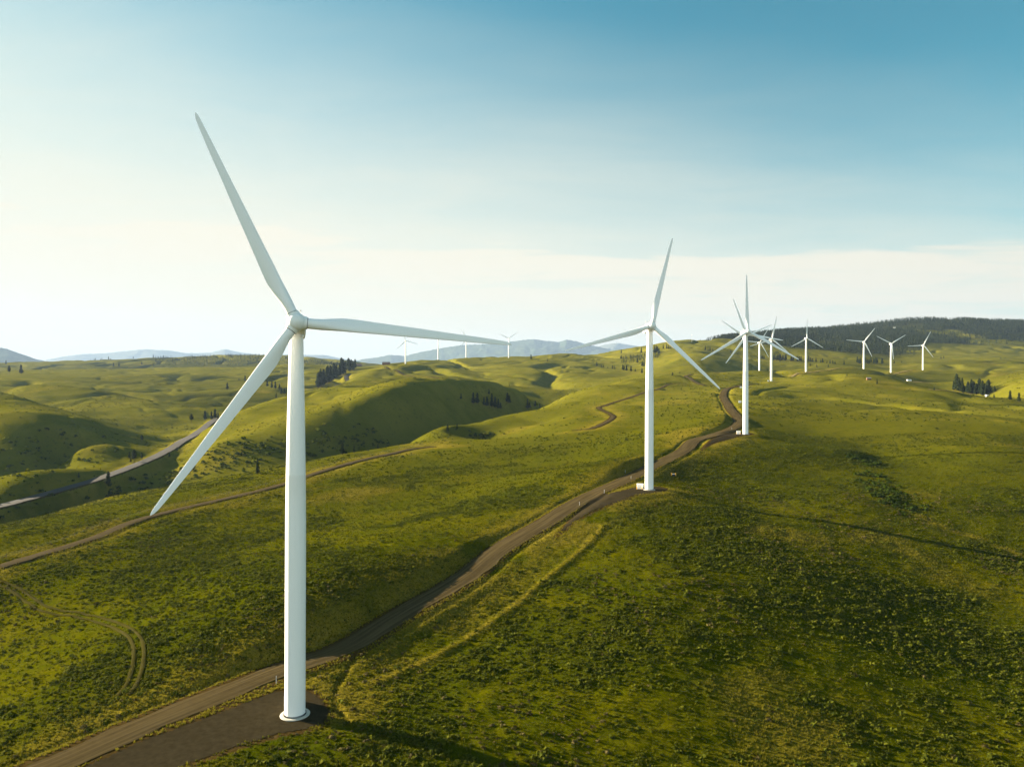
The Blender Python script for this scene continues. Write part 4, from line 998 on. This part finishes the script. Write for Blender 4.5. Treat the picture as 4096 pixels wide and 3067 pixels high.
x, y = x[k], y[k]; pts = np.stack([x, y, zsample(x, y)], -1)
cover('dry_brush', pts, rng.gamma(5, 0.17, len(x)).clip(0.35, 1.7), rng.uniform(-0.1, 0.4, len(x)), M_DEAD, 'sage', 'grey brown dead brush among the green in the near fields', 'dry brush', 0.85)
x, y = field(60000, 480, 1500, 1.3)
rd = gsample(RD, x, y); cl = sstep(-0.05, 0.45, fbm(x, y, 90, 3, 161))
k = (rng.uniform(0, 1, len(x)) < 0.10 + 0.55*cl) & (rd > 3)
x, y = x[k], y[k]; pts = np.stack([x, y, zsample(x, y)], -1)
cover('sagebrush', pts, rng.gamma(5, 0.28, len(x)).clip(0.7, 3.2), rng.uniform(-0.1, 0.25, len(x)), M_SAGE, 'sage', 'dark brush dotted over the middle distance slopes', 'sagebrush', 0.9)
# shrubs on the shaded valley bank and valley floor
L_ = []
def shr(n_, poly_pts, sp_):
    for u, v in poly_pts:
        p = hit(u, v)
        for k in range(n_): L_.append((p[0]+rng.normal(0, sp_), p[1]+rng.normal(0, sp_*0.9)))
shr(22, [(880,1800),(950,1810),(1000,1790),(1050,1800),(1100,1780),(1150,1790),(1200,1780),(1260,1760),(1310,1770),(1350,1760),(1400,1770),(1450,1750),(1500,1760),(700,1900),(760,1880),(820,1860),(620,1925),(560,1950),(480,1965),(380,1990),(250,2020),(120,2060),(900,1850),(1000,1860)], 13)
shr(14, [(50,1780),(120,1770),(200,1760),(260,1790),(330,1790),(150,1830),(60,1860),(240,1850),(300,1850),(80,1920),(180,1900),(420,1800)], 14)
shr(26, [(3405,1825),(3430,1832),(3450,1840),(3470,1850),(3490,1865),(3490,1900),(3510,1925),(3525,1945),(3535,1960),(3550,1975),(3560,1990),(3590,2010),(3640,2040)], 4.2)
shr(12, [(1880,1742),(1930,1740),(1990,1738)], 6)
L_ = np.array(L_); pts = np.stack([L_[:, 0], L_[:, 1], zsample(L_[:, 0], L_[:, 1])], -1)
rd = gsample(RD, L_[:, 0], L_[:, 1]); pts = pts[rd > 2]
sz = rng.gamma(4, 0.8, len(pts)).clip(1.2, 6.0)*np.where(pts[:, 0] > 100, 0.6, 1.0)
cover('shrubs', pts, sz, np.where((rng.uniform(0, 1, len(pts)) < 0.22) & (pts[:, 0] < 100), 0.55, -0.08)+rng.uniform(-0.1, 0.1, len(pts)), M_SHRUB, 'sage', 'dark and yellow green shrubs on the shaded valley banks', 'shrubs', 1.1)

# ------------------------------------------------------------------ far mountains
def mount_mat(name, c1, c2):
    m, nt, b = new_mat(name, 1.0, 0.0)
    co = nt.nodes.new('ShaderNodeNewGeometry').outputs['Position']
    nt.links.new(ramp(nt, noise(nt, co, 0.004, 5, 0.6), [(0.40, c1), (0.62, c2)]), b.inputs['Base Color']); return m
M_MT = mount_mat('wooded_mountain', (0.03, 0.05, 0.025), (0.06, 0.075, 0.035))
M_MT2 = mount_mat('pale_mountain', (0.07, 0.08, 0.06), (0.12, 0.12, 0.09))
def mountain(crest, d0, w, label, rough, mat, seed, nd=110):
    us = np.array([c_[0] for c_ in crest], float); vs = np.array([c_[1] for c_ in crest], float)
    u = np.linspace(us[0], us[-1], int((us[-1]-us[0])/5)+2)
    zc = np.array([W(a, b_, d0)[2] for a, b_ in zip(u, np.interp(u, us, vs))])
    dd = np.linspace(-w, w, nd)
    U, D = np.meshgrid(u, d0+dd, indexing='ij'); Xm = (U-CX)*D/F
    sh = 1 - np.abs(dd/w)[None]**1.25
    spur = fbm(Xm, D*0.55, w*0.55, 5, seed)
    foot = -60.0
    zz = foot + (zc[:, None]-foot)*np.clip(sh + 0.30*spur*np.minimum(1, 3*np.abs(dd/w))[None], 0, 1.0) + rough*fbm(Xm, D, 90, 3, seed+5)
    zz[:, 0] = foot - 60; zz[:, -1] = foot - 60
    V_ = np.stack([Xm, D, zz], -1).reshape(-1, 3); i = np.arange(U.size).reshape(U.shape)
    q_ = np.stack([i[:-1, :-1], i[1:, :-1], i[1:, 1:], i[:-1, 1:]], -1).reshape(-1, 4)
    return tag(obj('mountain', mesh_np('mountain', V_, q_, np.full(len(q_), 4), [mat], True)), label, 'mountain', kind='structure')
mountain([(-700,1400),(-400,1372),(-150,1380),(0,1391),(30,1396),(60,1408),(100,1421),(140,1435),(180,1443),(230,1452),(320,1475)], 14000, 3000, 'blue wooded mountain shoulder at the far left', 14, M_MT, 211)
mountain([(1250,1480),(1400,1448),(1463,1434),(1500,1432),(1565,1418),(1616,1424),(1679,1408),(1765,1392),(1844,1380),(1907,1378),(1990,1370),(2053,1364),(2100,1359),(2138,1356),(2195,1364),(2236,1367),(2265,1357),(2309,1366),(2338,1375),(2385,1385),(2439,1398),(2477,1394),(2493,1402),(2560,1430),(2700,1470)], 24000, 5000, 'pale blue mountain range behind the far turbines', 22, M_MT, 223)
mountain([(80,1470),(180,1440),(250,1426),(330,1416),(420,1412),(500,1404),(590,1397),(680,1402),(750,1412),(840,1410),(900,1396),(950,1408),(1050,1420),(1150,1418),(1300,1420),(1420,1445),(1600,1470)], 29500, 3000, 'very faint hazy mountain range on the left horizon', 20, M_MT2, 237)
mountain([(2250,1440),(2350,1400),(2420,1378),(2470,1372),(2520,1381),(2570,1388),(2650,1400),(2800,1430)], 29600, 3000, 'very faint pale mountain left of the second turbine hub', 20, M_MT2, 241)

# ------------------------------------------------------------------ air
hz = MB(); HX, HY0, HY1, HZ0, HZ1 = 30000.0, -3000.0, 34000.0, -210.0, 1900.0
hz.box((0, (HY0+HY1)/2, (HZ0+HZ1)/2), (HX, (HY1-HY0)/2, (HZ1-HZ0)/2))
M_HZ = bpy.data.materials.new('haze'); M_HZ.use_nodes = True; nt = M_HZ.node_tree; nt.nodes.clear()
om = nt.nodes.new('ShaderNodeOutputMaterial'); pv = nt.nodes.new('ShaderNodeVolumePrincipled')
pv.inputs['Color'].default_value = (0.31, 0.44, 0.67, 1); pv.inputs['Density'].default_value = 2.7e-5; pv.inputs['Anisotropy'].default_value = 0.1
nt.links.new(pv.outputs[0], om.inputs['Volume'])
ho = obj('haze', hz.mesh('haze', M_HZ)); tag(ho, 'pale even haze filling the air over the hills', 'haze', kind='stuff')

# ------------------------------------------------------------------ sky, sun, camera
VEILC, SKT = 3.12, (0.105, 0.56, 0.48)
SUN_AZ, SUN_EL = R(-68), R(15.5)         # measured clockwise from the view direction
wd = bpy.data.worlds.new('World'); SC.world = wd; wd.use_nodes = True
nt = wd.node_tree; bg = nt.nodes['Background']; bg.inputs['Strength'].default_value = 0.05
sk = nt.nodes.new('ShaderNodeTexSky'); sk.sky_type = 'NISHITA'; sk.sun_disc = False
sk.sun_elevation = SUN_EL; sk.sun_rotation = SUN_AZ; sk.altitude = 700; sk.air_density = 1.0; sk.dust_density = 0.4; sk.ozone_density = 2.0
# thin high cloud: a veil that thickens towards the horizon and towards the sun, with streaks and a ragged upper edge
tc = nt.nodes.new('ShaderNodeTexCoord').outputs['Generated']
sp = nt.nodes.new('ShaderNodeSeparateXYZ'); nt.links.new(tc, sp.inputs[0]); dz = sp.outputs[2]
el = math_(nt, 'MULTIPLY', math_(nt, 'ARCSINE', dz), 180/math.pi)
dt = nt.nodes.new('ShaderNodeVectorMath'); dt.operation = 'DOT_PRODUCT'; nt.links.new(tc, dt.inputs[0]); dt.inputs[1].default_value = (math.sin(SUN_AZ), math.cos(SUN_AZ), 0.0)
az_ = math_(nt, 'ARCTAN2', sp.outputs[0], sp.outputs[1])
den = math_(nt, 'MAXIMUM', math_(nt, 'ADD', dz, 0.06), 0.05)
cv = nt.nodes.new('ShaderNodeCombineXYZ'); nt.links.new(math_(nt, 'DIVIDE', sp.outputs[0], den), cv.inputs[0]); nt.links.new(math_(nt, 'DIVIDE', sp.outputs[1], den), cv.inputs[1])
mp = nt.nodes.new('ShaderNodeMapping'); mp.inputs['Scale'].default_value = (0.55, 1.3, 1); mp.inputs['Rotation'].default_value = (0, 0, R(12)); nt.links.new(cv.outputs[0], mp.inputs['Vector'])
n1 = noise(nt, mp.outputs[0], 0.55, 5, 0.6, 0.4); n2 = noise(nt, mp.outputs[0], 1.7, 5, 0.65, 0.6)
streak = math_(nt, 'ADD', math_(nt, 'MULTIPLY', math_(nt, 'SUBTRACT', n1, 0.5), 9.0), math_(nt, 'MULTIPLY', math_(nt, 'SUBTRACT', n2, 0.5), 5.0))
# layer with an edge about 11 degrees up
aa_ = math_(nt, 'MULTIPLY', math_(nt, 'ADD', dt.outputs['Value'], 0.24), 0.92, clamp=True)
edge = math_(nt, 'ADD', math_(nt, 'SUBTRACT', math_(nt, 'MULTIPLY_ADD', aa_, 3.4, 9.7), el), math_(nt, 'MULTIPLY', streak, 0.5))
bank = math_(nt, 'MULTIPLY', nt_smooth(nt, edge, -0.7, 1.5), 1.0)
# the veil reaches higher towards the sun; an unseen bright bank behind the viewpoint is added to lift the towers' shaded sides
aa_ = math_(nt, 'MULTIPLY', math_(nt, 'ADD', dt.outputs['Value'], 0.24), 0.92, clamp=True)
hi_ = math_(nt, 'MULTIPLY_ADD', aa_, 19.0, 21.5); lo_ = math_(nt, 'MULTIPLY_ADD', aa_, 9.0, -2.0)
tt_ = math_(nt, 'DIVIDE', math_(nt, 'SUBTRACT', math_(nt, 'ADD', hi_, math_(nt, 'MULTIPLY', streak, 0.95)), el), math_(nt, 'SUBTRACT', hi_, lo_), clamp=True)
vb_ = nt_smooth(nt, tt_, 0.0, 1.0)
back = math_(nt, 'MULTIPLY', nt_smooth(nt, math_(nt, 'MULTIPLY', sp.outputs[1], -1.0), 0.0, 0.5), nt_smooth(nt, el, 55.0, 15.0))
bk_ = math_(nt, 'MULTIPLY', bank, math_(nt, 'ADD', 0.02, math_(nt, 'ADD', math_(nt, 'MULTIPLY', n1, 1.0), math_(nt, 'MULTIPLY', n2, 0.95)), clamp=True))
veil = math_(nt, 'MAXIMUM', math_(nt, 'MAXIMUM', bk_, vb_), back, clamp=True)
warm = mixc(nt, nt_smooth(nt, dt.outputs['Value'], -0.5, 0.55), (VEILC*0.94, VEILC*0.875, VEILC*0.70, 1), (VEILC*1.0, VEILC*0.93, VEILC*0.74, 1))
blue = mixc(nt, 1.0, sk.outputs[0], (SKT[0], SKT[1], SKT[2], 1), 'MULTIPLY')
warm = mixc(nt, nt_smooth(nt, sp.outputs[1], 0.15, -0.35), warm, (VEILC*1.2, VEILC*1.45, VEILC*1.42, 1))  # added bank behind the viewpoint, brighter and bluer than the visible veil
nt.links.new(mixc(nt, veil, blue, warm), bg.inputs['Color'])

sl = bpy.data.lights.new('sun', 'SUN'); sl.energy = 5.0; sl.angle = R(0.55); sl.color = (1.0, 0.85, 0.60)
so = bpy.data.objects.new('sun', sl); COL.objects.link(so)
dirv = Vector((math.sin(SUN_AZ)*math.cos(SUN_EL), math.cos(SUN_AZ)*math.cos(SUN_EL), math.sin(SUN_EL)))
so.rotation_euler = (-dirv).to_track_quat('-Z', 'Y').to_euler(); so.location = (-300, 100, 300)

cam = bpy.data.cameras.new('camera'); co_ = bpy.data.objects.new('camera', cam); COL.objects.link(co_)
cam.sensor_width = 36; cam.lens = F/4096*36; cam.clip_start = 1; cam.clip_end = 80000
rgt = Vector((math.cos(ROLL), 0, math.sin(ROLL))); up = Vector((-math.sin(ROLL), 0, math.cos(ROLL))); bk = Vector((0, -1, 0))
co_.matrix_world = Matrix.Translation((0, 0, ZC)) @ Matrix((rgt, up, bk)).transposed().to_4x4()
SC.camera = co_
SC.view_settings.view_transform = 'Standard'; SC.view_settings.look = 'None'; SC.view_settings.exposure = 2.65; SC.view_settings.gamma = 1.0
SC.cycles.max_bounces = 6; SC.cycles.volume_bounces = 0; SC.cycles.diffuse_bounces = 2; SC.cycles.use_denoising = True
